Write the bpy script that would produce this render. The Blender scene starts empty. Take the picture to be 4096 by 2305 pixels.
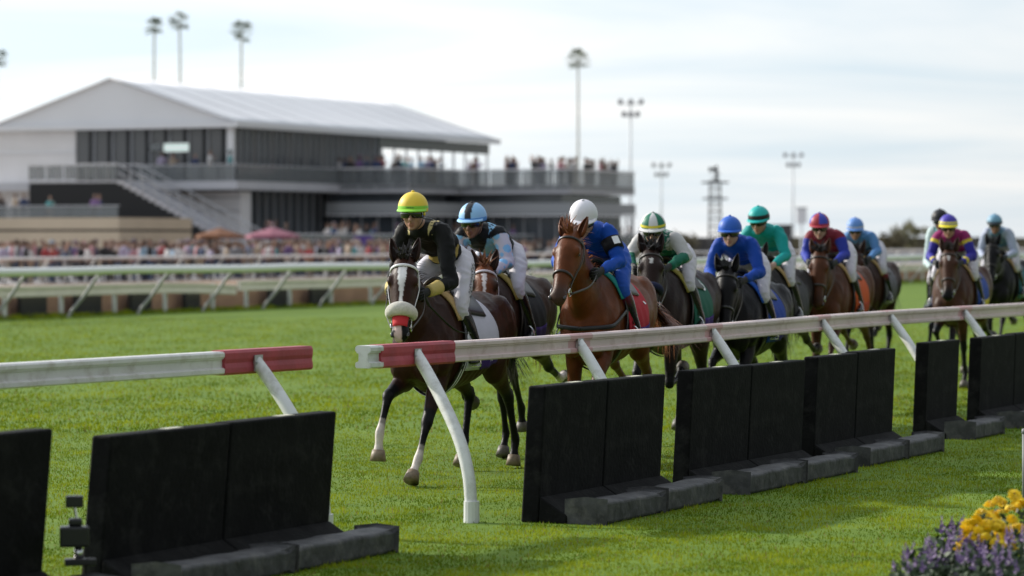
import bpy, bmesh, math, random
import numpy as np
from mathutils import Vector, Matrix, noise
from mathutils.kdtree import KDTree
from mathutils.bvhtree import BVHTree

random.seed(7)
np.random.seed(7)
SC = bpy.context.scene
COL = SC.collection
R = math.radians

# ------------------------------------------------------------------ camera, sky, sun, exposure
CAM_H = 1.85
FPX = 12516.0                       # focal length in photograph pixels (4096 wide)
HX, HY = 2048.0, 960.0              # principal column, horizon row
cam = bpy.data.cameras.new('camera')
cam.sensor_width = 36.0
cam.lens = FPX * 36.0 / 4096.0
cam.clip_start = 0.5
cam.clip_end = 8000.0
cam.dof.use_dof = True
cam.dof.focus_distance = 23.2
cam.dof.aperture_fstop = 2.2
camo = bpy.data.objects.new('camera', cam)
COL.objects.link(camo)
camo.location = (0, 0, CAM_H)
camo.rotation_euler = (R(90), 0, 0)
cam.shift_y = -(1152.5 - HY) / 4096.0
SC.camera = camo

TH = R(24.8)                        # direction of the race track, away from the camera
U = Vector((math.sin(TH), math.cos(TH), 0))
V = Vector((-math.cos(TH), math.sin(TH), 0))
SUN_EL = R(26)
sd = (V * 1.0 + U * 0.10).normalized()
SUN_DIR = Vector((sd.x * math.cos(SUN_EL), sd.y * math.cos(SUN_EL), math.sin(SUN_EL)))

world = bpy.data.worlds.new('World')
SC.world = world
world.use_nodes = True
wn = world.node_tree
wn.nodes.clear()
def N(tree, kind, loc=(0, 0), **kw):
    n = tree.nodes.new(kind)
    for k, v in kw.items():
        setattr(n, k, v)
    return n
w_out = N(wn, 'ShaderNodeOutputWorld')
w_bg = N(wn, 'ShaderNodeBackground')
w_sky = N(wn, 'ShaderNodeTexSky')
w_sky.sky_type = 'NISHITA'
w_sky.sun_disc = False
w_sky.sun_elevation = SUN_EL
w_sky.sun_rotation = math.atan2(SUN_DIR.x, SUN_DIR.y) % (2 * math.pi)
w_sky.altitude = 10
w_sky.air_density = 1.0
w_sky.dust_density = 0.6
w_sky.ozone_density = 1.0
w_tc = N(wn, 'ShaderNodeTexCoord')
w_sep = N(wn, 'ShaderNodeSeparateXYZ')
wn.links.new(w_tc.outputs['Generated'], w_sep.inputs[0])
w_add = N(wn, 'ShaderNodeMath', operation='ADD'); w_add.inputs[1].default_value = 0.12
wn.links.new(w_sep.outputs['Z'], w_add.inputs[0])
w_max = N(wn, 'ShaderNodeMath', operation='MAXIMUM'); w_max.inputs[1].default_value = 0.03
wn.links.new(w_add.outputs[0], w_max.inputs[0])
w_dx = N(wn, 'ShaderNodeMath', operation='DIVIDE')
w_dy = N(wn, 'ShaderNodeMath', operation='DIVIDE')
wn.links.new(w_sep.outputs['X'], w_dx.inputs[0]); wn.links.new(w_max.outputs[0], w_dx.inputs[1])
wn.links.new(w_sep.outputs['Y'], w_dy.inputs[0]); wn.links.new(w_max.outputs[0], w_dy.inputs[1])
w_cmb = N(wn, 'ShaderNodeCombineXYZ')
wn.links.new(w_dx.outputs[0], w_cmb.inputs[0]); wn.links.new(w_dy.outputs[0], w_cmb.inputs[1])
w_map = N(wn, 'ShaderNodeMapping'); w_map.inputs['Scale'].default_value = (0.55, 1.15, 1.0)
w_map.inputs['Rotation'].default_value = (0, 0, R(8))
w_map.inputs['Location'].default_value = (3.1, 1.7, 0)
wn.links.new(w_cmb.outputs[0], w_map.inputs[0])
w_noi = N(wn, 'ShaderNodeTexNoise'); w_noi.inputs['Scale'].default_value = 1.0
w_noi.inputs['Detail'].default_value = 7.0; w_noi.inputs['Roughness'].default_value = 0.55
w_noi.inputs['Distortion'].default_value = 0.6
wn.links.new(w_map.outputs[0], w_noi.inputs['Vector'])
w_rmp = N(wn, 'ShaderNodeValToRGB')
w_rmp.color_ramp.elements[0].position = 0.36; w_rmp.color_ramp.elements[0].color = (0.0, 0.0, 0.0, 1)
w_rmp.color_ramp.elements[1].position = 0.60; w_rmp.color_ramp.elements[1].color = (1, 1, 1, 1)
wn.links.new(w_noi.outputs['Fac'], w_rmp.inputs[0])
w_mix = N(wn, 'ShaderNodeMix', data_type='RGBA')
w_veil = N(wn, 'ShaderNodeMix', data_type='RGBA')
w_veil.inputs[6].default_value = (7.5, 8.7, 9.8, 1)      # thin bluish haze between the clouds
w_veil.inputs[7].default_value = (10.2, 10.4, 10.7, 1)    # bright cloud
wn.links.new(w_rmp.outputs[0], w_veil.inputs[0])
w_mix.inputs[0].default_value = 0.80
wn.links.new(w_sky.outputs[0], w_mix.inputs[6])
# thin cloud scatters forward: brightest round the sun, dimmer away from it
w_dot = N(wn, 'ShaderNodeVectorMath', operation='DOT_PRODUCT'); w_dot.inputs[1].default_value = SUN_DIR
wn.links.new(w_tc.outputs['Generated'], w_dot.inputs[0])
w_h1 = N(wn, 'ShaderNodeMath', operation='MULTIPLY_ADD'); w_h1.inputs[1].default_value = 0.5; w_h1.inputs[2].default_value = 0.5
wn.links.new(w_dot.outputs['Value'], w_h1.inputs[0])
w_h2 = N(wn, 'ShaderNodeMath', operation='POWER'); w_h2.inputs[1].default_value = 2.0
wn.links.new(w_h1.outputs[0], w_h2.inputs[0])
w_h3 = N(wn, 'ShaderNodeMath', operation='MULTIPLY_ADD'); w_h3.inputs[1].default_value = 1.34; w_h3.inputs[2].default_value = 0.40
wn.links.new(w_h2.outputs[0], w_h3.inputs[0])
w_sc = N(wn, 'ShaderNodeVectorMath', operation='SCALE')
wn.links.new(w_veil.outputs[2], w_sc.inputs[0]); wn.links.new(w_h3.outputs[0], w_sc.inputs['Scale'])
wn.links.new(w_sc.outputs[0], w_mix.inputs[7])
wn.links.new(w_mix.outputs[2], w_bg.inputs['Color'])
w_bg.inputs['Strength'].default_value = 0.10
wn.links.new(w_bg.outputs[0], w_out.inputs[0])

sun = bpy.data.lights.new('sun', 'SUN')
sun.energy = 5.0
sun.angle = R(1.6)
sun.color = (1.0, 0.94, 0.84)
suno = bpy.data.objects.new('sun', sun)
COL.objects.link(suno)
suno.rotation_euler = (-SUN_DIR).to_track_quat('-Z', 'Y').to_euler()

SC.view_settings.view_transform = 'Standard'
SC.view_settings.look = 'None'
SC.view_settings.gamma = 1.0
SC.view_settings.use_curve_mapping = False
SC.view_settings.exposure = 0.0
SC.cycles.use_denoising = True
SC.cycles.max_bounces = 8
SC.cycles.transparent_max_bounces = 12

# ------------------------------------------------------------------ helpers
def at(px, py, Y):
    return Vector(((px - HX) / FPX * Y, Y, CAM_H - (py - HY) / FPX * Y))

def ground_at(px, py, z=0.0):
    return at(px, py, (CAM_H - z) * FPX / (py - HY))

def T(u, w, z=0.0):
    p = U * u + V * w
    return Vector((p.x, p.y, z))

def on_line(px, w):
    """point of the lane at perpendicular distance w seen in column px -> its u"""
    k = (px - HX) / FPX
    Y = w / (V.x * k + V.y)
    return (U.x * k + U.y) * Y

MATS = {}
def mat(name, color=(0.5, 0.5, 0.5), rough=0.6, metal=0.0, spec=0.5, attr=None, var=0.0, vscale=6.0,
        bump=0.0, bscale=40.0, bstretch=(1, 1, 1), sheen=0.0, coat=0.0, trans=0.0, objcol=False, alpha=1.0, dark2=None):
    if name in MATS:
        return MATS[name]
    m = bpy.data.materials.new(name)
    m.use_nodes = True
    t = m.node_tree
    b = t.nodes['Principled BSDF']
    b.inputs['Roughness'].default_value = rough
    b.inputs['Metallic'].default_value = metal
    b.inputs['Specular IOR Level'].default_value = spec
    if sheen:
        b.inputs['Sheen Weight'].default_value = sheen
        b.inputs['Sheen Roughness'].default_value = 0.4
    if coat:
        b.inputs['Coat Weight'].default_value = coat
        b.inputs['Coat Roughness'].default_value = 0.15
    if trans:
        b.inputs['Transmission Weight'].default_value = trans
    if alpha < 1:
        b.inputs['Alpha'].default_value = alpha
    src = None
    if attr:
        a = N(t, 'ShaderNodeAttribute'); a.attribute_name = attr
        src = a.outputs['Color']
    elif objcol:
        a = N(t, 'ShaderNodeObjectInfo')
        src = a.outputs['Color']
    else:
        b.inputs['Base Color'].default_value = (*color, 1)
    tc = N(t, 'ShaderNodeTexCoord')
    if var > 0:
        nz = N(t, 'ShaderNodeTexNoise'); nz.inputs['Scale'].default_value = vscale
        nz.inputs['Detail'].default_value = 5
        t.links.new(tc.outputs['Object'], nz.inputs['Vector'])
        mr = N(t, 'ShaderNodeMapRange')
        mr.inputs['From Min'].default_value = 0.3; mr.inputs['From Max'].default_value = 0.7
        mr.inputs['To Min'].default_value = 1 - var; mr.inputs['To Max'].default_value = 1 + var
        t.links.new(nz.outputs['Fac'], mr.inputs['Value'])
        mx = N(t, 'ShaderNodeMix', data_type='RGBA', blend_type='MULTIPLY')
        mx.inputs[0].default_value = 1.0
        if src is None:
            mx.inputs[6].default_value = (*color, 1)
        else:
            t.links.new(src, mx.inputs[6])
        t.links.new(mr.outputs[0], mx.inputs[7])
        src = mx.outputs[2]
    if dark2 is not None:      # stains and scuffs with a shape of their own
        sc_, amt, st_ = dark2
        ns = N(t, 'ShaderNodeTexNoise'); ns.inputs['Scale'].default_value = st_; ns.inputs['Detail'].default_value = 9; ns.inputs['Roughness'].default_value = 0.7
        t.links.new(tc.outputs['Object'], ns.inputs['Vector'])
        ms = N(t, 'ShaderNodeMapRange'); ms.inputs['From Min'].default_value = 0.50; ms.inputs['From Max'].default_value = 0.68; ms.inputs['To Max'].default_value = amt
        t.links.new(ns.outputs['Fac'], ms.inputs['Value'])
        mz = N(t, 'ShaderNodeMix', data_type='RGBA'); mz.inputs[7].default_value = (*sc_, 1)
        if src is None: mz.inputs[6].default_value = (*color, 1)
        else: t.links.new(src, mz.inputs[6])
        t.links.new(ms.outputs[0], mz.inputs[0]); src = mz.outputs[2]
    if src is not None:
        t.links.new(src, b.inputs['Base Color'])
    if bump > 0:
        nb = N(t, 'ShaderNodeTexNoise'); nb.inputs['Scale'].default_value = bscale
        nb.inputs['Detail'].default_value = 6
        mp = N(t, 'ShaderNodeMapping'); mp.inputs['Scale'].default_value = bstretch
        t.links.new(tc.outputs['Object'], mp.inputs[0]); t.links.new(mp.outputs[0], nb.inputs['Vector'])
        bp = N(t, 'ShaderNodeBump'); bp.inputs['Strength'].default_value = bump
        bp.inputs['Distance'].default_value = 0.02
        t.links.new(nb.outputs['Fac'], bp.inputs['Height'])
        t.links.new(bp.outputs[0], b.inputs['Normal'])
    MATS[name] = m
    return m

def tag(o, label=None, cat=None, group=None, kind=None):
    if label: o['label'] = label
    if cat: o['category'] = cat
    if group: o['group'] = group
    if kind: o['kind'] = kind
    return o

def empty(name, loc=(0, 0, 0), rz=0.0, label=None, cat=None, group=None):
    o = bpy.data.objects.new(name, None)
    COL.objects.link(o)
    o.location = loc
    o.rotation_euler = (0, 0, rz)
    o.empty_display_size = 0.2
    return tag(o, label, cat, group)

def catmull(P, sub):
    P = np.asarray(P, float)
    n = len(P)
    out = []
    for i in range(n - 1):
        p0 = P[max(i - 1, 0)]; p1 = P[i]; p2 = P[i + 1]; p3 = P[min(i + 2, n - 1)]
        for k in range(sub):
            t = k / sub
            out.append(0.5 * ((2 * p1) + (-p0 + p2) * t + (2 * p0 - 5 * p1 + 4 * p2 - p3) * t * t + (-p0 + 3 * p1 - 3 * p2 + p3) * t ** 3))
    out.append(P[-1])
    return np.array(out)

class G:
    def __init__(self):
        self.v = []; self.f = []; self.c = []
    def add(self, verts, faces, col=None):
        o = len(self.v)
        self.v.extend([tuple(map(float, p)) for p in verts])
        self.f.extend([tuple(i + o for i in q) for q in faces])
        if col is None: col = (1, 1, 1)
        if len(verts) and not hasattr(col[0], '__len__'):
            col = [col] * len(verts)
        self.c.extend([tuple(c) for c in col])
        return self
    def box(self, lo, hi, col=None):
        x0, y0, z0 = lo; x1, y1, z1 = hi
        return self.add([(x0, y0, z0), (x1, y0, z0), (x1, y1, z0), (x0, y1, z0), (x0, y0, z1), (x1, y0, z1), (x1, y1, z1), (x0, y1, z1)],
                        [(0, 3, 2, 1), (4, 5, 6, 7), (0, 1, 5, 4), (1, 2, 6, 5), (2, 3, 7, 6), (3, 0, 4, 7)], col)
    def hexa(self, pts, col=None):     # 8 points: bottom loop then top loop
        return self.add(pts, [(0, 3, 2, 1), (4, 5, 6, 7), (0, 1, 5, 4), (1, 2, 6, 5), (2, 3, 7, 6), (3, 0, 4, 7)], col)
    def tbox(self, u0, u1, w0, w1, z0, z1, col=None):   # box in track coordinates
        a = [T(u0, w0), T(u1, w0), T(u1, w1), T(u0, w1)]
        return self.hexa([(p.x, p.y, z0) for p in a] + [(p.x, p.y, z1) for p in a], col)
    def bar(self, p, q, r, n=6, col=None):
        return self.tube([p, q], [r, r], n=n, side=None, col=col, bulge=0.0)
    def tube(self, P, rad, n=12, side=(0, 1, 0), col=None, sub=1, bulge=0.5):
        P = np.asarray([tuple(p) for p in P], float)
        rr = np.array([(r, r) if not hasattr(r, '__len__') else tuple(r) for r in rad], float)
        cc = None
        if col is not None and hasattr(col[0], '__len__'):
            cc = np.array(col, float)
        if sub > 1:
            P = catmull(P, sub); rr = np.maximum(catmull(rr, sub), 0.002)
            if cc is not None: cc = np.clip(catmull(cc, sub), 0, 1)
        m = len(P)
        tang = np.zeros_like(P)
        for i in range(m):
            d = P[min(i + 1, m - 1)] - P[max(i - 1, 0)]
            tang[i] = d / (np.linalg.norm(d) + 1e-9)
        verts = []; cols = []
        sv = None
        for i in range(m):
            t = tang[i]
            if side is None:
                if sv is None:
                    sv = np.array((0, 0, 1.0)) if abs(t[2]) < 0.9 else np.array((1.0, 0, 0))
                s = sv - t * np.dot(sv, t)
            else:
                s = np.array(side, float); s = s - t * np.dot(s, t)
            s /= np.linalg.norm(s) + 1e-9
            if side is None: sv = s
            b = np.cross(t, s)
            for k in range(n):
                a = 2 * math.pi * k / n
                verts.append(P[i] + s * rr[i][0] * math.cos(a) + b * rr[i][1] * math.sin(a))
                cols.append(cc[i] if cc is not None else (col if col is not None else (1, 1, 1)))
        faces = []
        for i in range(m - 1):
            for k in range(n):
                k2 = (k + 1) % n
                faces.append((i * n + k, i * n + k2, (i + 1) * n + k2, (i + 1) * n + k))
        a0 = len(verts); verts.append(P[0] - tang[0] * bulge * min(rr[0])); cols.append(cols[0])
        a1 = len(verts); verts.append(P[-1] + tang[-1] * bulge * min(rr[-1])); cols.append(cols[(m - 1) * n])
        for k in range(n):
            k2 = (k + 1) % n
            faces.append((a0, k2, k)); faces.append((a1, (m - 1) * n + k, (m - 1) * n + k2))
        return self.add(verts, faces, cols)
    def ell(self, c, r, n=12, m=8, col=None, rot=None):
        verts = []; faces = []
        c = Vector(c)
        for i in range(m + 1):
            th = math.pi * i / m
            for k in range(n):
                a = 2 * math.pi * k / n
                p = Vector((r[0] * math.sin(th) * math.cos(a), r[1] * math.sin(th) * math.sin(a), r[2] * math.cos(th)))
                if rot is not None: p = rot @ p
                verts.append(c + p)
        for i in range(m):
            for k in range(n):
                k2 = (k + 1) % n
                faces.append((i * n + k, (i + 1) * n + k, (i + 1) * n + k2, i * n + k2))
        return self.add(verts, faces, col)
    def ribbon(self, P, wid, nrm, col=None):
        P = [Vector(p) for p in P]; m = len(P); verts = []; faces = []
        for i in range(m):
            t = (P[min(i + 1, m - 1)] - P[max(i - 1, 0)]).normalized()
            s = t.cross(Vector(nrm)); s = s.normalized() if s.length > 1e-6 else Vector((0, 1, 0))
            w = wid[i] if hasattr(wid, '__len__') else wid
            verts += [P[i] - s * w, P[i] + s * w]
        for i in range(m - 1):
            faces.append((2 * i, 2 * i + 1, 2 * i + 3, 2 * i + 2))
        return self.add(verts, faces, col)
    def sheet(self, grid, thick=0.0, col=None):
        """grid [i][j] of points -> surface; with thickness, both sides and rim"""
        ni = len(grid); nj = len(grid[0])
        verts = [Vector(p) for row in grid for p in row]
        faces = [(i * nj + j, i * nj + j + 1, (i + 1) * nj + j + 1, (i + 1) * nj + j) for i in range(ni - 1) for j in range(nj - 1)]
        if thick:
            nr = [Vector((0, 0, 0)) for _ in verts]
            for q in faces:
                nn = (verts[q[2]] - verts[q[0]]).cross(verts[q[3]] - verts[q[1]])
                for k in q: nr[k] += nn
            off = len(verts)
            verts += [verts[k] - nr[k].normalized() * thick for k in range(off)]
            back = [tuple(off + k for k in reversed(q)) for q in faces]
            rim = []
            loop = [j for j in range(nj)] + [i * nj + nj - 1 for i in range(1, ni)] + [(ni - 1) * nj + j for j in range(nj - 2, -1, -1)] + [i * nj for i in range(ni - 2, 0, -1)]
            for a, b in zip(loop, loop[1:] + loop[:1]):
                rim.append((b, a, a + off, b + off))
            faces = faces + back + rim
        return self.add(verts, faces, col)
    def extr(self, prof, path, col=None, closed=True):
        """profile [(w,z)...] swept along a path of points (horizontal), w to the left of travel"""
        path = [Vector(p) for p in path]; m = len(path); n = len(prof); verts = []; faces = []
        for i in range(m):
            t = (path[min(i + 1, m - 1)] - path[max(i - 1, 0)]); t.z = 0; t.normalize()
            s = Vector((-t.y, t.x, 0))
            for (a, z) in prof:
                verts.append(path[i] + s * a + Vector((0, 0, z)))
        for i in range(m - 1):
            for k in range(n):
                k2 = (k + 1) % n
                faces.append((i * n + k, (i + 1) * n + k, (i + 1) * n + k2, i * n + k2))
        faces.append(tuple(range(n))); faces.append(tuple(reversed(range((m - 1) * n, m * n))))
        return self.add(verts, faces, col)
    def build(self, name, material, parent=None, smooth=False, cols=False, loc=None):
        me = bpy.data.meshes.new(name)
        me.from_pydata(self.v, [], self.f)
        if cols:
            a = me.color_attributes.new('Col', 'FLOAT_COLOR', 'POINT')
            arr = np.ones((len(self.v), 4)); arr[:, :3] = np.array(self.c)
            a.data.foreach_set('color', arr.ravel())
        me.materials.append(material)
        if smooth:
            me.polygons.foreach_set('use_smooth', [True] * len(me.polygons))
        me.update()
        o = bpy.data.objects.new(name, me)
        COL.objects.link(o)
        if parent is not None: o.parent = parent
        if loc is not None: o.location = loc
        return o

def bevel(o, w=0.01, seg=2):
    m = o.modifiers.new('bevel', 'BEVEL'); m.width = w; m.segments = seg; m.limit_method = 'ANGLE'; m.angle_limit = R(40)
    return o

def fuse(g, name, material, parent=None, voxel=0.014, smooth=5, post=None):
    """weld the overlapping closed shapes of g into one continuous skin, colours carried over"""
    me = bpy.data.meshes.new('tmp'); me.from_pydata(g.v, [], g.f)
    ob = bpy.data.objects.new('tmp', me); COL.objects.link(ob)
    rm = ob.modifiers.new('r', 'REMESH'); rm.mode = 'VOXEL'; rm.voxel_size = voxel; rm.adaptivity = 0.0
    if smooth:
        sm = ob.modifiers.new('s', 'SMOOTH'); sm.factor = 0.5; sm.iterations = smooth
    dg = bpy.context.evaluated_depsgraph_get()
    res = bpy.data.meshes.new_from_object(ob.evaluated_get(dg))
    bpy.data.objects.remove(ob); bpy.data.meshes.remove(me)
    res.name = name
    n = len(res.vertices)
    co = np.zeros(n * 3); res.vertices.foreach_get('co', co); co = co.reshape(-1, 3)
    kd = KDTree(len(g.v))
    for i, p in enumerate(g.v): kd.insert(p, i)
    kd.balance()
    src = np.array(g.c)
    cols = np.ones((n, 4))
    for i in range(n):
        hits = kd.find_n(co[i], 4)
        ws = np.array([1.0 / (h[2] + 0.004) ** 2 for h in hits]); ws /= ws.sum()
        cols[i, :3] = (src[[h[1] for h in hits]] * ws[:, None]).sum(0)
    if post is not None:
        post(co, cols)
        res.vertices.foreach_set('co', co.ravel())
    a = res.color_attributes.new('Col', 'FLOAT_COLOR', 'POINT')
    a.data.foreach_set('color', cols.ravel())
    res.materials.clear(); res.materials.append(material)
    res.polygons.foreach_set('use_smooth', [True] * len(res.polygons))
    res.update()
    o = bpy.data.objects.new(name, res); COL.objects.link(o)
    if parent is not None: o.parent = parent
    return o

def text_mesh(body, name, material, parent, fmap, size=1.0, shear=0.0, res=3):
    """lettering laid on a surface: fmap(x, y) -> point, x and y in letter units (cap height about 0.7*size)"""
    cu = bpy.data.curves.new('t', 'FONT'); cu.body = body; cu.size = size; cu.align_x = 'CENTER'; cu.shear = shear
    cu.resolution_u = res
    ob = bpy.data.objects.new('t', cu); COL.objects.link(ob)
    dg = bpy.context.evaluated_depsgraph_get()
    me = bpy.data.meshes.new_from_object(ob.evaluated_get(dg))
    bpy.data.objects.remove(ob); bpy.data.curves.remove(cu)
    bm = bmesh.new(); bm.from_mesh(me)
    bmesh.ops.triangulate(bm, faces=bm.faces)
    bm.to_mesh(me); bm.free()
    for v in me.vertices:
        v.co = fmap(v.co.x, v.co.y)
    me.name = name; me.materials.clear(); me.materials.append(material); me.update()
    o = bpy.data.objects.new(name, me); COL.objects.link(o); o.parent = parent
    return o
# ------------------------------------------------------------------ ground, turf, dirt track, apron
def ground_mat(name, c1, c2, c3, s_big, s_small, bump, rough=0.9, bdist=0.03):
    m = bpy.data.materials.new(name); m.use_nodes = True
    t = m.node_tree; b = t.nodes['Principled BSDF']; b.inputs['Roughness'].default_value = rough
    b.inputs['Specular IOR Level'].default_value = 0.2
    tc = N(t, 'ShaderNodeTexCoord')
    n1 = N(t, 'ShaderNodeTexNoise'); n1.inputs['Scale'].default_value = s_big; n1.inputs['Detail'].default_value = 6
    n2 = N(t, 'ShaderNodeTexNoise'); n2.inputs['Scale'].default_value = s_small; n2.inputs['Detail'].default_value = 8; n2.inputs['Roughness'].default_value = 0.7
    for q in (n1, n2): t.links.new(tc.outputs['Object'], q.inputs['Vector'])
    r1 = N(t, 'ShaderNodeMapRange'); r1.inputs['From Min'].default_value = 0.35; r1.inputs['From Max'].default_value = 0.65
    r2 = N(t, 'ShaderNodeMapRange'); r2.inputs['From Min'].default_value = 0.35; r2.inputs['From Max'].default_value = 0.68
    t.links.new(n1.outputs['Fac'], r1.inputs['Value']); t.links.new(n2.outputs['Fac'], r2.inputs['Value'])
    a = N(t, 'ShaderNodeMix', data_type='RGBA'); a.inputs[6].default_value = (*c1, 1); a.inputs[7].default_value = (*c2, 1)
    t.links.new(r1.outputs[0], a.inputs[0])
    c = N(t, 'ShaderNodeMix', data_type='RGBA'); c.inputs[7].default_value = (*c3, 1)
    t.links.new(a.outputs[2], c.inputs[6]); t.links.new(r2.outputs[0], c.inputs[0])
    t.links.new(c.outputs[2], b.inputs['Base Color'])
    bp = N(t, 'ShaderNodeBump'); bp.inputs['Strength'].default_value = bump; bp.inputs['Distance'].default_value = bdist
    t.links.new(n2.outputs['Fac'], bp.inputs['Height']); t.links.new(bp.outputs[0], b.inputs['Normal'])
    return m
M_TURF = ground_mat('turf', (0.105, 0.180, 0.013), (0.150, 0.225, 0.020), (0.075, 0.138, 0.010), 0.55, 3.2, 0.5)
M_DIRT = ground_mat('track_dirt', (0.30, 0.205, 0.145), (0.36, 0.26, 0.19), (0.25, 0.17, 0.12), 0.3, 4.0, 0.5)
M_APRON = ground_mat('apron_concrete', (0.34, 0.33, 0.33), (0.40, 0.39, 0.39), (0.28, 0.27, 0.27), 0.2, 2.0, 0.15)

def strip(name, u0, u1, w0, w1, z, material, nu=1):
    g = G()
    for i in range(nu):
        a = u0 + (u1 - u0) * i / nu; b = u0 + (u1 - u0) * (i + 1) / nu
        g.add([T(a, w0, z), T(b, w0, z), T(b, w1, z), T(a, w1, z)], [(0, 1, 2, 3)])
    o = g.build(name, material)
    o['kind'] = 'structure'
    return o
g = G(); g.add([(-3500, -200, 0), (3500, -200, 0), (3500, 6000, 0), (-3500, 6000, 0)], [(0, 1, 2, 3)])
o = g.build('ground', M_TURF); o['kind'] = 'structure'
strip('dirt_track', -60, 900, 41.75, 72.3, 0.006, M_DIRT)
strip('apron', -60, 900, 72.3, 160, 0.010, M_APRON)

# grass blades: nobody could count them
def grass(name, spots, hmin, hmax, wid, tone):
    n = len(spots)
    ang = np.random.rand(n) * 2 * np.pi
    q1 = np.array([noise.noise(Vector((p[0] * 0.9, p[1] * 0.9, 7.1))) for p in spots])
    q2 = np.array([noise.noise(Vector((p[0] * 4.2, p[1] * 4.2, 2.3))) for p in spots])
    h = (hmin + (hmax - hmin) * np.random.rand(n)) * (1 + 0.7 * q2)
    lean = (np.random.rand(n) - 0.5) * 1.1
    dx = np.cos(ang); dy = np.sin(ang)
    V3 = np.zeros((n, 3, 3))
    V3[:, 0, 0] = spots[:, 0] - dx * wid; V3[:, 0, 1] = spots[:, 1] - dy * wid
    V3[:, 1, 0] = spots[:, 0] + dx * wid; V3[:, 1, 1] = spots[:, 1] + dy * wid
    V3[:, 2, 0] = spots[:, 0] - dy * lean * h; V3[:, 2, 1] = spots[:, 1] + dx * lean * h; V3[:, 2, 2] = h
    me = bpy.data.meshes.new(name)
    me.vertices.add(n * 3); me.vertices.foreach_set('co', V3.ravel())
    me.loops.add(n * 3); me.loops.foreach_set('vertex_index', np.arange(n * 3))
    me.polygons.add(n); me.polygons.foreach_set('loop_start', np.arange(n) * 3); me.polygons.foreach_set('loop_total', np.full(n, 3))
    me.update(calc_edges=True)
    a = me.color_attributes.new('Col', 'FLOAT_COLOR', 'POINT')
    c = np.ones((n, 3, 4))
    k = np.random.rand(n)
    p2 = np.array([0.29, 0.34, 0.02]); p3 = np.array([0.10, 0.165, 0.008])
    base = p3 + (p2 - p3) * np.clip(0.44 + 0.75 * q1 + 0.95 * q2 + 0.20 * (k - 0.5), 0, 1)[:, None]
    dry = np.random.rand(n) < 0.05
    base[dry] = [0.26, 0.22, 0.08]
    base *= tone
    c[:, :, :3] = base[:, None, :]
    a.data.foreach_set('color', c.ravel())
    me.materials.append(M_BLADE)
    o = bpy.data.objects.new(name, me); COL.objects.link(o)
    return o
M_BLADE = bpy.data.materials.new('grass_blade'); M_BLADE.use_nodes = True
_t = M_BLADE.node_tree; _b = _t.nodes['Principled BSDF']; _b.inputs['Roughness'].default_value = 0.8; _b.inputs['Specular IOR Level'].default_value = 0.06
_a = N(_t, 'ShaderNodeAttribute'); _a.attribute_name = 'Col'; _t.links.new(_a.outputs['Color'], _b.inputs['Base Color'])
_tr = N(_t, 'ShaderNodeBsdfTranslucent'); _t.links.new(_a.outputs['Color'], _tr.inputs['Color'])
_mx = N(_t, 'ShaderNodeMixShader'); _mx.inputs[0].default_value = 0.35
_t.links.new(_b.outputs[0], _mx.inputs[1]); _t.links.new(_tr.outputs[0], _mx.inputs[2])
_t.links.new(_mx.outputs[0], _t.nodes['Material Output'].inputs['Surface'])

def scatter(n, Y0, Y1, power=1.0):
    """even over the lawn between two distances, thinning out with distance"""
    Y = Y0 * (Y1 / Y0) ** np.random.rand(n)
    X = (np.random.rand(n) - 0.5) * 2 * (Y * 0.19 + 0.6)
    return np.stack([X, Y], 1)
def clumpy(s, keep=0.72, f=1.0):
    q = np.array([noise.noise(Vector((p[0] * 2.3 * f, p[1] * 0.9 * f, 0.3))) for p in s])
    return s[q + np.random.rand(len(s)) * 1.2 > 1.2 * (1 - keep) - 0.1]
near = clumpy(scatter(230000, 16.2, 30.0))
wv = near[:, 0] * V.x + near[:, 1] * V.y
tag(grass('lawn_grass', near, 0.008, 0.024, 0.0045, 1.0), 'short green lawn and turf grass in front of and under the horses', 'grass', kind='stuff')
far_ = scatter(150000, 30.0, 74.0)
far_ = far_[(far_[:, 0] * V.x + far_[:, 1] * V.y) < 41.3]
tag(grass('turf_grass', clumpy(far_, f=0.5), 0.015, 0.04, 0.009, 1.0), 'green turf course grass stretching to the far rail', 'grass', kind='stuff')
# longer unmown edge at the far rail
uu = np.random.rand(42000) * 150 + 45; ww = 40.9 + np.random.rand(42000) * 0.9
edge = np.stack([U.x * uu + V.x * ww, U.y * uu + V.y * ww], 1)
tag(grass('verge_grass', edge, 0.04, 0.13, 0.012, 1.1), 'longer bright grass verge along the foot of the far rail', 'grass', kind='stuff')

# ------------------------------------------------------------------ near running rail, two lengths
M_ALU = mat('rail_white', (0.74, 0.72, 0.71), rough=0.38, spec=0.5, var=0.06, vscale=3, dark2=((0.40, 0.34, 0.29), 0.55, 7.0))
M_ALU_P = mat('rail_pale_pink', (0.70, 0.56, 0.54), rough=0.42, spec=0.5, var=0.10, vscale=2.5, dark2=((0.38, 0.25, 0.20), 0.6, 5.0))  # pale pink over the whole right beam, with brownish stains
M_PINKW = mat('pink_band', (0.62, 0.36, 0.36), rough=0.5, var=0.12, vscale=4)  # desaturated pink for the short bands at the right rail posts
M_TAPE = mat('red_tape', (0.38, 0.045, 0.065), rough=0.5, var=0.22, vscale=5, bump=0.35, bscale=9)
M_GALVB = mat('bracket_steel', (0.45, 0.45, 0.46), rough=0.45, metal=0.5)
M_POST = mat('post_white', (0.66, 0.67, 0.66), rough=0.5, var=0.08, vscale=5, dark2=((0.30, 0.29, 0.24), 0.5, 9.0))
RH = 1.15
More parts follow.
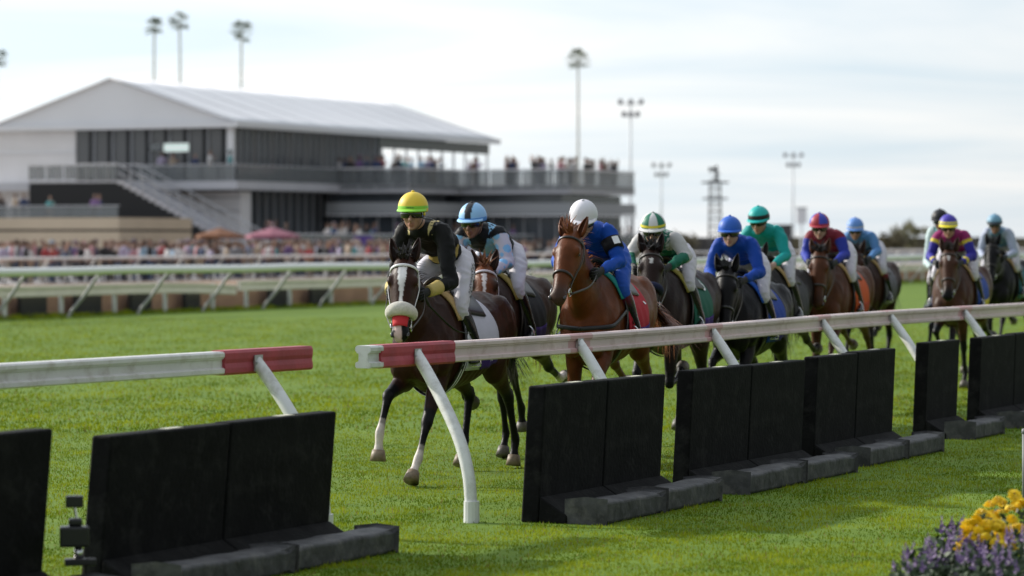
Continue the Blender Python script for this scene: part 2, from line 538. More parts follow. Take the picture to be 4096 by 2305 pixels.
PROF = [(-0.040, 0.0), (0.040, 0.0), (0.052, -0.012), (0.052, -0.034), (0.043, -0.040), (0.043, -0.046), (0.030, -0.050), (0.030, -0.100), (0.043, -0.104), (0.052, -0.110), (0.052, -0.134), (0.044, -0.142),
        (-0.044, -0.142), (-0.052, -0.134), (-0.052, -0.110), (-0.043, -0.104), (-0.030, -0.100), (-0.030, -0.050), (-0.043, -0.046), (-0.043, -0.040), (-0.052, -0.034), (-0.052, -0.012)]
SLEEVE = [(-0.045, 0.006), (0.045, 0.006), (0.058, -0.012), (0.057, -0.05), (0.050, -0.075), (0.057, -0.105), (0.058, -0.135), (0.046, -0.149), (-0.046, -0.149), (-0.058, -0.135), (-0.057, -0.105), (-0.050, -0.075), (-0.057, -0.05), (-0.058, -0.012)]
def rail_pt(px, py):
    return ground_at(px, py, RH)
def along(path, d):
    """point at distance d along a path"""
    for a, b in zip(path, path[1:]):
        L = (b - a).length
        if d <= L: return a + (b - a) * (d / L)
        d -= L
    return path[-1] + (path[-1] - path[-2]).normalized() * d
def subpath(path, d0, d1, n=8):
    return [along(path, d0 + (d1 - d0) * i / n) for i in range(n + 1)]
def gooseneck(name, top, parent, side, reach=0.95, r=0.042, base=True, slant=0.0):
    """post that leaves the rail sideways, bends and stands upright"""
    g = G()
    s = Vector((side.x, side.y, 0)).normalized()
    pts = [top + Vector((0, 0, -0.02)), top + s * reach * 0.22 + Vector((0, 0, -0.15)), top + s * reach * 0.52 + Vector((0, 0, -0.36)), top + s * reach * 0.80 + Vector((0, 0, -0.60)), top + s * reach * 0.96 + Vector((0, 0, -0.85)), Vector((top.x, top.y, -0.02)) + s * reach]
    g.tube(pts, [r] * 6, n=14, sub=5, side=tuple(U), bulge=0.2)
    o = g.build(name, M_POST, parent, smooth=True)
    g = G()      # bracket that holds the rail, with two bolts
    b_ = top + s * 0.058
    g.hexa([tuple(b_ + U * a_ + s * c_ + Vector((0, 0, z_))) for z_ in (-0.115, -0.012) for a_, c_ in ((-0.05, 0.0), (0.05, 0.0), (0.05, 0.012), (-0.05, 0.012))])
    br_ = g.build('bracket', M_GALVB, o)
    for a_ in (-0.034, 0.034):
        g = G(); g.tube([b_ + U * a_ + s * 0.010 + Vector((0, 0, -0.062)), b_ + U * a_ + s * 0.024 + Vector((0, 0, -0.062))], [0.011, 0.010], n=6, bulge=0.2, side=(0, 0, 1)); g.build('bolt', M_GALVB, o)
    if base:
        g = G(); c = Vector((top.x, top.y, 0)) + s * reach
        g.tube([c, c + Vector((0, 0, 0.14))], [r + 0.012, r + 0.010], n=14, side=tuple(U), bulge=0.0)
        g.build('post_sleeve', M_POST, o, smooth=False)
    return o
# length on the left
L0, L1 = rail_pt(0, 1455), rail_pt(1222, 1387)
Ld = (L1 - L0).normalized()
pathL = [L0 - Ld * 9.0, L0, L1]
lenL = 9.0 + (L1 - L0).length
railL = empty('running_rail', (L1.x, L1.y, 0), 0, 'white running rail length on the left ending in a red taped tip', 'rail')
def under(o, p):
    o.parent = p; o.matrix_parent_inverse = Matrix.Translation(p.location).inverted(); return o
g = G(); g.extr(PROF, subpath(pathL, 0, lenL - 0.02, 30)); under(g.build('beam', M_ALU), railL)
g = G(); g.extr(SLEEVE, subpath(pathL, lenL - 1.02, lenL, 14)); o = under(g.build('tape', M_TAPE), railL); o['label'] = 'red tape wrapped round the tip of the rail'
for d in (0.64, 5.6, 8.2, 10.6):
    p = along(pathL, lenL - d) + Vector((0, 0, -0.02))
    under(gooseneck('post', p, None, Vector((0.74, -0.67, 0)), reach=0.67), railL) if d > 1 else under(gooseneck('post', p, None, Vector((0.74, -0.67, 0)), reach=0.67), railL)
# length on the right
pix = [(1452, 1386), (1700, 1372), (2300, 1336), (2838, 1297), (3277, 1262), (3550, 1243), (3847, 1226), (4096, 1212)]
pathR = [rail_pt(*q) for q in pix]
pathR = [Vector(p) for p in catmull(np.array([tuple(p) for p in pathR]), 4)]
sm = [pathR[0]]
for i in range(1, len(pathR) - 1): sm.append((pathR[i - 1] + pathR[i] * 2 + pathR[i + 1]) / 4)
pathR = sm + [pathR[-1]]
pathR.append(pathR[-1] + (pathR[-1] - pathR[-6]).normalized() * 40)
lenR = sum((b - a).length for a, b in zip(pathR, pathR[1:]))
railR = empty('running_rail', (pathR[0].x, pathR[0].y, 0), 0, 'pinkish white running rail starting with red tape and curving away to the right', 'rail')
g = G(); g.extr(PROF, subpath(pathR, 0.02, lenR, 90)); under(g.build('beam', M_ALU_P), railR)
g = G(); g.extr([(a * 1.16, b * 1.04 + 0.004) for a, b in PROF], subpath(pathR, 0, 0.16, 2)); under(g.build('end_cap', M_POST), railR)
g = G(); g.extr(SLEEVE, subpath(pathR, 0.14, 1.12, 14)); o = under(g.build('tape', M_TAPE), railR); o['label'] = 'red tape wrapped round the start of the rail'
def dist_of(px):
    best = None; d = 0; prev = pathR[0]
    for k in range(2400):
        q = along(pathR, k * 0.02)
        x = HX + q.x / q.y * FPX
        if best is None or abs(x - px) < best[0]: best = (abs(x - px), k * 0.02)
    return best[1]
post_d = [dist_of(x) for x in (1655, 2301, 2838, 3277, 3552, 3847)]
post_d += [post_d[-1] + 2.5 * k for k in range(1, 6)]
for i, d in enumerate(post_d):
    p = along(pathR, d) + Vector((0, 0, -0.02))
    under(gooseneck('post', p, None, -V * 0.838 - U * 0.549, reach=0.76), railR)
    if i > 0:
        g = G(); g.extr([(a * 1.012, b * 1.01 + 0.0007) for a, b in PROF], subpath(pathR, d - 0.20, d + 0.20, 3)); under(g.build('pink_band', M_PINKW), railR)

# ------------------------------------------------------------------ black foam barriers with weighted feet
M_FOAM = mat('black_foam', (0.0045, 0.0045, 0.0045), rough=0.75, spec=0.10, var=0.6, vscale=4, bump=0.25, bscale=30, dark2=((0.022, 0.022, 0.020), 0.7, 6.0))
M_FOOT = mat('rubber_foot', (0.055, 0.055, 0.057), rough=0.6, spec=0.3, var=0.45, vscale=9, bump=0.55, bscale=11, dark2=((0.13, 0.125, 0.115), 0.8, 8.0))
M_PALE = mat('pale_patch', (0.55, 0.53, 0.42), rough=0.6)
def barrier(u0, u1, w, label, n=2, h=0.89):
    c = T((u0 + u1) / 2, w)
    root = empty('foam_barrier', c, math.atan2(U.y, U.x), label, 'barrier', 'black foam barriers under the near rail')
    L = u1 - u0; seg = L / n
    lean = 0.12
    for i in range(n):
        a = -L / 2 + i * seg + 0.006; b = a + seg - 0.012
        g = G()      # local x along the track, local y away from the camera
        y0, y1 = 0.0, 0.125
        hz = h + random.uniform(-0.006, 0.006)
        g.hexa([(a, y0, 0.0), (b, y0, 0.0), (b, y1, 0.0), (a, y1, 0.0), (a + lean, y0, hz), (b + lean, y0, hz), (b + lean, y1, hz), (a + lean, y1, hz)])
        p = bevel(g.build('panel', M_FOAM, root), 0.014, 3)
        g = G()
        m_ = (a + b) / 2 + lean
        g.box((m_ - 0.02, 0.03, hz), (m_ + 0.16, 0.085, hz + 0.004)); g.build('top_patch', M_PALE, p)  # small pale patch lying on the panel top
        g = G()      # ramp from panel to foot
        g.hexa([(a, -0.20, 0.0), (b, -0.20, 0.0), (b, -0.003, 0.0), (a, -0.003, 0.0), (a + 0.01, -0.20, 0.055), (b + 0.01, -0.20, 0.055), (b + 0.02, -0.003, 0.17), (a + 0.02, -0.003, 0.17)])
        bevel(g.build('ramp', M_FOAM, p), 0.01, 2)
        g = G()      # weighted foot block with a worn rounded top
        h1, h2 = 0.150 + random.uniform(-0.008, 0.008), 0.150 + random.uniform(-0.012, 0.008)
        a2, b2 = a + 0.02, b - 0.01
        nx = 9; rows = []
        for k in range(nx + 1):
            x = a2 + (b2 - a2) * k / nx; hh = h1 + (h2 - h1) * k / nx + 0.004 * math.sin(k * 1.9 + u0 * 3)
            rows.append([(x, -0.46, 0.0), (x, -0.465, hh - 0.004), (x, -0.335, hh + 0.006), (x, -0.206, hh - 0.01), (x, -0.203, 0.0)])
        v = [p_ for r_ in rows for p_ in r_]; m = 5
        f = [(k * m + j, (k + 1) * m + j, (k + 1) * m + (j + 1) % m, k * m + (j + 1) % m) for k in range(nx) for j in range(m)]
        f += [tuple(reversed(range(m))), tuple(range(nx * m, nx * m + m))]
        g.add(v, f)
        bevel(g.build('foot', M_FOOT, root), 0.022, 3)
    return root
barrier(11.0, on_line(165, 8.85), 8.85, 'black foam barrier cut off by the left edge of the picture')
barrier(on_line(395, 8.85), on_line(1312, 8.85), 8.85, 'big black foam barrier under the red taped tip of the left rail', h=0.82)
barrier(on_line(2150, 8.42), on_line(2640, 8.42), 8.42, 'black foam barrier right of the curved white post and rail gap')
barrier(on_line(2748, 8.42), on_line(3205, 8.42), 8.42, 'black foam barrier below the blue silks, second from the rail gap')
barrier(on_line(3252, 8.52), on_line(3568, 8.52), 8.52, 'black foam barrier third from the rail gap, right against its neighbour')
barrier(on_line(3698, 8.72), on_line(3826, 8.72), 8.72, 'single narrow black foam barrier near the right edge', n=1)
barrier(on_line(3912, 8.75), on_line(4180, 8.75), 8.75, 'black foam barrier at the right edge of the picture')
for k in range(2):
    pass

# ------------------------------------------------------------------ far rails of turf and dirt courses
M_FRAIL = mat('far_rail_white', (0.88, 0.87, 0.86), rough=0.35, spec=0.5)
M_BEAM = mat('cream_beam', (0.66, 0.63, 0.53), rough=0.5, var=0.08, vscale=1.5)
M_BLACKP = mat('black_panel', (0.012, 0.012, 0.014), rough=0.6)
M_FPOST = mat('far_post_grey', (0.40, 0.40, 0.40), rough=0.6)
fr = empty('turf_rail', T(60, 40), 0, 'white tubular far rail of the turf course on curved posts', 'rail')
g = G(); g.tube([T(u, 40.0, 1.12 + 0.012 * math.sin(u * 0.7)) for u in np.linspace(-40, 260, 110)], [0.10] * 110, n=12, side=(0, 0, 1)); under(g.build('tube', M_FRAIL, smooth=True), fr)
u = 57.2 - 3.15 * 28
k = 0
while u < 150:
    p = T(u, 40.0, 1.10)
    g = G()
    g.tube([p, p + V * 0.25 + Vector((0, 0, -0.16)), p + V * 0.62 + Vector((0, 0, -0.62)), p + V * 0.88 - U * 0.1 + Vector((0, 0, -0.95)), T(u - 0.15, 40.95, -0.02)], [(0.05, 0.04)] * 5, n=10, sub=4, side=tuple(U))
    under(g.build('post', M_FPOST, smooth=True), fr)
    u += 3.15; k += 1
uj = on_line(945, 41.3)
for (a, b, lab) in ((-40, uj - 0.1, 'cream low beam along the far turf rail, left length'), (uj + 0.15, 240, 'cream low beam along the far turf rail, right length')):
    root = empty('guard_beam', T((a + b) / 2, 41.3), 0, lab, 'rail')
    n = 60
    dz = 0.0
    pts = [T(u_, 41.3, 0.50) for u_ in np.linspace(a, b, n)]
    if a < 0:       # tip dips down behind the joint
        pts[-1].z -= 0.10; pts[-2].z -= 0.03
    g = G(); g.extr([(-0.06, 0.0), (-0.07, 0.03), (-0.05, 0.13), (-0.07, 0.23), (-0.06, 0.26), (0.06, 0.26), (0.06, 0.0)], pts); under(g.build('beam', M_BEAM), root)
    g = G()
    for u_ in np.arange(a + 0.5, min(b, 150), 2.4):
        g = G(); g.tbox(u_, u_ + 0.1, 41.36, 41.44, -0.02, 0.72); under(g.build('post', M_POST), root)
labs = ['leftmost black panel under the far cream beam', 'second black panel from the left under the far cream beam', 'third black panel from the left under the far cream beam', 'fourth black panel from the left under the far cream beam', 'fifth black panel under the far cream beam, left of the lead horse', 'sixth black panel under the far cream beam, nearest the lead horse']
for (x0, x1), lab in zip(((78, 182), (298, 402), (520, 602), (738, 797), (1075, 1150), (1242, 1322)), labs):
    a, b = on_line(x0, 41.6), on_line(x1, 41.6)
    root = empty('black_panel', T((a + b) / 2, 41.6), 0, lab, 'barrier', 'black panels along the far rail')
    g = G(); g.tbox(a, b, 41.55, 41.68, 0, 0.53); under(bevel(g.build('panel', M_BLACKP), 0.02), root)
    g = G(); g.tbox(a + 0.1, b - 0.1, 41.45, 41.55, 0, 0.10); under(g.build('foot', M_BLACKP), root)
bw = empty('low_wall', T(60, 41.95), 0, 'low reddish brown wall of flat courses behind the far turf rail', 'wall')
M_COURSE = mat('brown_course', (0.32, 0.205, 0.15), rough=0.85, var=0.16, vscale=1.3)
for k in range(6):
    for a_, b_ in ((-40, 20), (20.01, 62), (62.01, 80), (80.01, 100), (100.01, 150)):
        g = G(); g.tbox(a_, b_, 41.92 + 0.008 * (k % 2), 42.12, 0.098 * k, 0.098 * k + 0.09); under(g.build('course', M_COURSE), bw)
g = G(); g.tbox(-40, 150, 41.96, 42.10, 0.0, 0.588); under(g.build('core', M_BLACKP), bw)
g = G(); g.tbox(-40, 150, 41.88, 42.16, 0.592, 0.65); under(g.build('coping', M_COURSE), bw)
dr = empty('dirt_rail', T(100, 72), 0, 'thin white outer rail of the dirt course before the crowd', 'rail')
g = G(); g.tube([T(u, 72.0, 1.08) for u in np.linspace(-40, 420, 60)], [0.06] * 60, n=10, side=(0, 0, 1)); under(g.build('tube', M_FRAIL, smooth=True), dr)
for u in np.arange(-16, 330, 3.6):
    g = G(); p = T(u, 72.0, 1.06)
    g.tube([p, p + V * 0.25 + Vector((0, 0, -0.3)), p + V * 0.5 + Vector((0, 0, -0.75)), T(u, 72.52, -0.02)], [0.045] * 4, n=8, sub=3, side=tuple(U)); under(g.build('post', M_POST, smooth=True), dr)
# low white plank fence farther right, seen between the riders
wf = empty('plank_fence', T(250, 78), 0, 'long pale grey board fence behind the riders on the right', 'fence')
M_PLANK = mat('pale_plank', (0.47, 0.46, 0.46), rough=0.7, var=0.1, vscale=0.5)
for k, u in enumerate(np.arange(225, 420, 6.0)):
    g = G(); g.tbox(u, u + 5.96, 78.0, 78.1, 0.05, 1.0); under(g.build('board', M_PLANK), wf)
# ------------------------------------------------------------------ horses
M_COAT = mat('horse_coat', attr='Col', rough=0.44, spec=0.14, var=0.25, vscale=9, bump=0.16, bscale=55, bstretch=(0.35, 1, 1))
M_HAIR = mat('horse_hair', attr='Col', rough=0.5, spec=0.4)
M_HOOF = mat('hoof', attr='Col', rough=0.55, var=0.25, vscale=30)
M_EYE = mat('horse_eye', (0.006, 0.004, 0.003), rough=0.08, spec=0.8)
M_LEATHER = mat('tack_leather', attr='Col', rough=0.42, spec=0.5)
M_METAL = mat('bright_metal', (0.75, 0.75, 0.76), rough=0.22, metal=1.0)
M_FLEECE = mat('fleece', (0.78, 0.74, 0.66), rough=0.95, spec=0.1, var=0.1, vscale=60, bump=0.9, bscale=160, sheen=0.5)
M_CLOTH = mat('saddle_cloth', attr='Col', rough=0.75, spec=0.25, bump=0.12, bscale=30)
M_PRINT_W = mat('white_print', (0.82, 0.82, 0.84), rough=0.7)
M_PRINT_K = mat('dark_print', (0.02, 0.02, 0.03), rough=0.7)

TORSO = np.array([  # x, zc, half width, half height
    (0.76, 1.10, 0.09, 0.12), (0.68, 1.11, 0.175, 0.24), (0.54, 1.15, 0.225, 0.345), (0.36, 1.18, 0.25, 0.405),
    (0.15, 1.165, 0.285, 0.375), (-0.10, 1.16, 0.30, 0.345), (-0.33, 1.20, 0.295, 0.315), (-0.52, 1.25, 0.29, 0.305),
    (-0.70, 1.265, 0.265, 0.28), (-0.84, 1.25, 0.19, 0.22), (-0.92, 1.24, 0.09, 0.12)])
def torso_at(x):
    xs = TORSO[::-1, 0]
    return [float(np.interp(x, xs, TORSO[::-1, k])) for k in (1, 2, 3)]
def barrel(x, phi, off=0.012):
    """point on the horse's barrel: phi degrees from the spine, positive to its left"""
    zc, w, h = torso_at(x)
    a = R(phi)
    return Vector((x, (w + off) * math.sin(a), zc + (h + off) * math.cos(a)))

POSES = {
    'A': dict(LF=(34, 32, 46), RF=(70, 30, 10), LH=(-0.54, 0.99, -50, -24, 14), RH=(-0.42, 0.97, -56, 16, 30)),
    'B': dict(LF=(12, -98, -130), RF=(44, 20, 5), LH=(-0.38, 0.95, -20, 26, 44), RH=(-0.50, 0.96, -38, -6, 30)),
    'C': dict(LF=(-14, -18, 28), RF=(62, -52, -80), LH=(-0.52, 0.98, -58, -72, -98), RH=(-0.50, 0.97, -46, -40, -10)),
    'D': dict(LF=(46, 36, 34), RF=(2, -4, 34), LH=(-0.53, 0.98, -52, -44, -20), RH=(-0.55, 0.98, -62, -66, -86)),
}

def bend_fn(bend_deg):
    """sideways bend of neck and head, growing from the withers"""
    def f(p):
        p = Vector(p)
        k = min(max((p.x - 0.62) / 0.6, 0.0), 1.0)
        a = R(bend_deg) * k
        piv = Vector((0.62, 0, p.z))
        d = p - piv
        return piv + Vector((d.x * math.cos(a) - d.y * math.sin(a), d.x * math.sin(a) + d.y * math.cos(a), 0))
    return f

def build_horse(spec):
    body = spec['coat']; dark = spec['points']; hair = spec['hair']
    pose = POSES[spec['pose']]
    root = empty('racehorse', (0, 0, 0), 0, spec['label'], 'horse', 'racehorses galloping round the turf')
    g = G()
    bend = bend_fn(spec.get('bend', 10))
    under = tuple(0.75 * c for c in body)
    g.tube([(t[0], 0, t[1]) for t in TORSO], [(t[2], t[3]) for t in TORSO], n=28, sub=3, col=[body] * len(TORSO))
    # muscle masses
    for s in (-1, 1):
        g.ell((0.47, s * 0.165, 1.17), (0.15, 0.085, 0.27), 14, 10, body, Matrix.Rotation(R(-22), 3, 'Y'))
        g.ell((0.68, s * 0.095, 1.02), (0.10, 0.10, 0.15), 12, 8, body)
        g.ell((-0.62, s * 0.17, 1.26), (0.26, 0.125, 0.27), 14, 10, body, Matrix.Rotation(R(24), 3, 'Y'))
        g.ell((-0.78, s * 0.115, 1.12), (0.12, 0.10, 0.24), 12, 8, body)
    ne = spec.get('neck', 0.0)      # raise of the poll
    NK = [(0.48, 0, 1.28), (0.74, 0, 1.41 + ne * 0.3), (0.98, 0, 1.52 + ne * 0.65), (1.19, 0, 1.615 + ne)]
    NKb = [bend(p) for p in NK]
    g.tube(NKb, [(0.155, 0.29), (0.118, 0.225), (0.092, 0.175), (0.08, 0.135)], n=20, sub=3, col=[body] * 4)
    # head frame
    ha = R(spec.get('head', 63))
    poll = bend((1.22, 0, 1.665 + ne))
    yaw = R(spec.get('bend', 10) + spec.get('hyaw', 0))
    fx = Vector((math.cos(yaw), math.sin(yaw), 0)); sx = Vector((-math.sin(yaw), math.cos(yaw), 0))
    ax = fx * math.cos(ha) - Vector((0, 0, 1)) * math.sin(ha)        # towards the nose
    nn = fx * math.sin(ha) + Vector((0, 0, 1)) * math.cos(ha)        # out of the forehead
    def HF(t, s, o):
        return poll + ax * t + sx * s + nn * o
    HT = [(-0.07, -0.05, 0.05, 0.05), (0.0, -0.035, 0.078, 0.085), (0.10, -0.03, 0.098, 0.125), (0.20, -0.035, 0.106, 0.145),
          (0.30, -0.025, 0.09, 0.125), (0.40, -0.012, 0.07, 0.095), (0.50, -0.004, 0.06, 0.074), (0.57, -0.004, 0.063, 0.068),
          (0.62, -0.01, 0.056, 0.056), (0.65, -0.018, 0.034, 0.034)]
    muz = spec.get('muzzle', dark)
    hb = spec.get('headcoat', body)
    hc = [hb] * 6 + [tuple(0.5 * (a + b) for a, b in zip(body, muz))] + [muz] * 3
    g.tube([HF(t, 0, o) for t, o, w, h in HT], [(w, h) for t, o, w, h in HT], n=22, sub=3, side=tuple(sx), col=hc)
    rotH = Matrix((sx, nn, ax)).transposed()
    for s in (-1, 1):
        g.ell(HF(0.17, s * 0.052, -0.10), (0.05, 0.085, 0.11), 12, 8, body, rotH)          # cheek
        g.ell(HF(0.185, s * 0.088, 0.045), (0.032, 0.034, 0.045), 10, 8, body, rotH)        # brow over the eye
        g.ell(HF(0.595, s * 0.048, 0.012), (0.024, 0.032, 0.04), 10, 8, muz, rotH)          # nostril wing
        g.tube([HF(0.26, s * 0.082, -0.03), HF(0.42, s * 0.062, -0.015)], [0.022, 0.016], n=8, col=body)   # facial crest
    g.ell(HF(0.60, 0, -0.055), (0.04, 0.03, 0.045), 10, 8, muz, rotH)                        # chin
    # legs
    hooves = []
    def chain(p0, segs, y):
        out = [Vector(p0)]
        for L, a in segs:
            q = out[-1]
            out.append(q + Vector((L * math.sin(R(a)), 0, -L * math.cos(R(a)))))
        return out
    for key in ('LF', 'RF', 'LH', 'RH'):
        s = 1 if key[0] == 'L' else -1
        sock = spec.get('socks', {}).get(key)
        lo = sock if sock else dark
        if key[1] == 'F':
            a1, a2, a3 = pose[key]
            y = s * 0.125
            E, K, F, C_ = chain((0.49, y, 0.93), [(0.425, a1), (0.315, a2), (0.135, a3)], y)
            SH = Vector((0.57, s * 0.10, 1.14))
            pts = [SH, E, E.lerp(K, 0.42), E.lerp(K, 0.85), K, K.lerp(F, 0.18), K.lerp(F, 0.55), K.lerp(F, 0.84), F, F.lerp(C_, 0.6), C_]
            rad = [(0.09, 0.15), (0.078, 0.112), (0.062, 0.08), (0.046, 0.05), (0.047, 0.052), (0.034, 0.038), (0.026, 0.033), (0.029, 0.036), (0.037, 0.043), (0.03, 0.033), (0.044, 0.046)]
            cc = [body, body, body, dark, dark, dark, dark, lo, lo, lo, lo]
        else:
            dx, dz, a1, a2, a3 = pose[key]
            y = s * 0.15
            S_, H, F, C_ = chain((dx, y, dz), [(0.455, a1), (0.385, a2), (0.135, a3)], y)
            HP = Vector((-0.60, s * 0.12, 1.25))
            pts = [HP, S_, S_.lerp(H, 0.42), S_.lerp(H, 0.84), H, H.lerp(F, 0.18), H.lerp(F, 0.55), H.lerp(F, 0.84), F, F.lerp(C_, 0.6), C_]
            rad = [(0.14, 0.21), (0.112, 0.16), (0.072, 0.098), (0.042, 0.06), (0.047, 0.064), (0.036, 0.044), (0.029, 0.036), (0.031, 0.038), (0.039, 0.046), (0.031, 0.035), (0.045, 0.048)]
            cc = [body, body, body, dark, dark, dark, dark, lo, lo, lo, lo]
            g.ell(tuple(H + Vector((-0.045, 0, 0.03))), (0.03, 0.026, 0.05), 8, 6, dark)      # point of hock
        g.tube(pts, rad, n=14, sub=2, col=cc)
        hooves.append((C_, a3))
    # coat markings
    blaze = spec.get('blaze')
    def marks(co, cols):
        for i in range(len(co)):          # ribs, muscle and vein relief
            p = Vector(co[i])
            d = Vector((0, p.y, (p.z - 1.2) * 0.6)); d = d.normalized() if d.length > 1e-4 else d
            k = 0.004 * noise.noise(p * 7.0 + Vector((spec['seed'], 0, 0)))
            k += 0.0035 * (1 - abs(noise.noise(Vector((p.x * 9, p.y * 9, p.z * 5 + spec['seed'])))) * 4) * (1 if p.z > 0.9 else 0.4)
            if -0.35 < p.x < 0.22 and p.z < 1.32 and p.z > 0.8: k += 0.003 * math.sin(p.x * 62 + p.z * 9)
            co[i] = tuple(p + d * k)
        if not blaze: return
        P = Vector(poll)
        for i in range(len(co)):
            d = Vector(co[i]) - P
            if d.length > 0.85: continue
            t = d.dot(ax); s_ = d.dot(sx); o_ = d.dot(nn)
            if o_ < 0.02 and t < 0.5: continue
            jag = 0.004 * noise.noise(Vector((t * 45, s_ * 45, 0)))
            for (t0, t1, w0, w1, shift, cc_) in blaze:
                if t0 <= t <= t1 and o_ > -0.02:
                    w = w0 + (w1 - w0) * (t - t0) / (t1 - t0)
                    if abs(s_ - shift) < w + jag: cols[i, :3] = cc_
    fuse(g, 'body', M_COAT, root, voxel=spec.get('voxel', 0.0145), smooth=6, post=marks)
    low = 9
    for (C_, a3) in hooves:
        h = G()
        a = R(a3 * 0.75)
        d = Vector((math.sin(a), 0, -math.cos(a)))
        c0 = C_ - d * 0.01
        hcol = spec.get('hoof', (0.10, 0.085, 0.07))
        h.tube([c0, c0 + d * 0.035, c0 + d * 0.085], [(0.046, 0.05), (0.053, 0.058), (0.061, 0.068)], n=14, col=hcol, bulge=0.0)
        h.build('hoof', M_HOOF, root, smooth=True, cols=True)
        low = min(low, (c0 + d * 0.085).z - 0.068 * abs(math.sin(a)))
    # ears
    for s in (-1, 1):
        e = G()
        b0 = HF(-0.01, s * 0.070, 0.0)
        back = spec.get('ears', 0.0)
        up = (nn * (0.18 - back) - ax * 0.95 + sx * s * 0.20).normalized()
        fw = nn - up * nn.dot(up); fw.normalize()
        sd_ = up.cross(fw)
        grid = []
        prof = [(-0.01, 0.024), (0.035, 0.034), (0.08, 0.033), (0.13, 0.020), (0.17, 0.003)]
        for (h_, w_) in prof:
            row = []
            for k in range(9):
                th = R(-150 + 300 * k / 8)
                row.append(b0 + up * h_ - fw * (w_ * 0.75 * math.cos(th)) + sd_ * (w_ * math.sin(th)))
            grid.append(row)
        e.sheet(grid, 0.005, body if spec.get('earcol') is None else spec['earcol'])
        e.build('ear', M_COAT, root, smooth=True, cols=True)
    for s in (-1, 1):
        e = G(); e.ell(HF(0.195, s * 0.100, 0.022), (0.012, 0.019, 0.022), 10, 8, None, rotH)
        e.build('eye', M_EYE, root, smooth=True)
        e = G(); e.ell(HF(0.612, s * 0.058, 0.022), (0.013, 0.013, 0.024), 10, 8, None, rotH)
        e.build('nostril', M_EYE, root, smooth=True)
    # mane, forelock, tail: wind-blown locks
    rng = random.Random(spec['seed'])
    mg = G()
    crest = catmull(np.array([tuple(p) for p in NKb]), 30)
    hts = catmull(np.array([[0.29], [0.225], [0.175], [0.135]]), 30)[:, 0]
    for i in range(12, len(crest)):
        for _ in range(3):
            c = Vector(crest[i]); c.z += hts[i] * 0.93; c.x -= 0.05 * (1 - i / len(crest))
            L = rng.uniform(0.09, 0.19); sy = rng.choice((-1, -1, -1, 1)) * rng.uniform(0.2, 0.9)
            d = Vector((-0.75 + rng.uniform(-.3, .2), sy, rng.uniform(0.1, 0.5))).normalized()
            p1 = c + d * L * 0.5; p2 = p1 + (d + Vector((-0.3, sy * 0.3, -0.7))).normalized() * L * 0.55
            k = rng.uniform(0.6, 1.5)
            mg.ribbon([c - Vector((0, 0, 0.02)), p1, p2], [0.009, 0.007, 0.001], (0, 0.5, 1), tuple(min(1, h_ * k) for h_ in hair))
    for _ in range(26):                                     # forelock
        c = HF(rng.uniform(-0.05, 0.02), rng.uniform(-0.03, 0.03), 0.04)
        L = rng.uniform(0.07, 0.16)
        d = (Vector((0, 0, 1)) * rng.uniform(0.1, 0.9) + nn * 0.7 + ax * rng.uniform(-0.6, 0.5) + sx * rng.uniform(-0.7, 0.7)).normalized()
        p1 = c + d * L * 0.5; p2 = p1 + (d - fx * 0.8 + Vector((0, 0, rng.uniform(-.4, .4)))).normalized() * L * 0.5
        k = rng.uniform(0.6, 1.6)
        mg.ribbon([c, p1, p2], [0.008, 0.006, 0.001], nn, tuple(min(1, h_ * k) for h_ in hair))
    mg.build('mane', M_HAIR, root, cols=True)
    tg = G()
    lift = spec.get('tail_lift', 0.0); tsw = spec.get('tail_side', 0.0)
    dock = Vector((-0.88, 0, 1.40))
    tg.tube([dock + Vector((0.06, 0, 0.04)), dock + Vector((-0.08, 0, 0.02 + lift * 0.2)), dock + Vector((-0.20, tsw * 0.1, -0.06 + lift * 0.3)), dock + Vector((-0.30, tsw * 0.2, -0.2 + lift * 0.4))],
            [0.05, 0.045, 0.035, 0.02], n=10, sub=3, col=hair)
    for _ in range(150):
        f0 = rng.uniform(0, 1)
        b0 = dock + Vector((-0.02 - 0.26 * f0, rng.uniform(-.03, .03) + tsw * 0.15 * f0, 0.02 - 0.16 * f0 + lift * 0.3 * f0))
        L = rng.uniform(0.45, 0.72)
        sp = rng.uniform(-0.16, 0.16)
        pts = [b0]
        for k in range(1, 6):
            q = k / 5
            pts.append(b0 + Vector((-0.42 * q * L - 0.10 * q, sp * q * q + tsw * 0.5 * q + 0.03 * math.sin(7 * q + f0 * 9), -L * (q ** 1.5) * (0.95 - lift * 0.6) + 0.04 * q)))
        kk = rng.uniform(0.6, 1.5)
        tg.ribbon(pts, [0.010, 0.012, 0.011, 0.009, 0.006, 0.001], (0.3, 0.2, 1), tuple(min(1, h_ * kk) for h_ in hair))
    tg.build('tail', M_HAIR, root, cols=True)

    # bridle
    bc = spec.get('bridle', (0.02, 0.015, 0.013))
    br = G()
    def loop(t, off, a0=-180, a1=180, n=26):
        pts = []
        i = [h[0] for h in HT]
        w = float(np.interp(t, i, [h[2] for h in HT])); hh = float(np.interp(t, i, [h[3] for h in HT])); oo = float(np.interp(t, i, [h[1] for h in HT]))
        for k in range(n + 1):
            a = R(a0 + (a1 - a0) * k / n)
            pts.append(HF(t, (w + off) * math.sin(a), oo + (hh + off) * math.cos(a)))
        return pts
    bridle = br.tube(loop(0.075, 0.009, -105, 105), [(0.011, 0.006)] * 27, n=8, side=tuple(ax), col=bc).build('browband', M_LEATHER, root, smooth=True, cols=True)
    br = G()
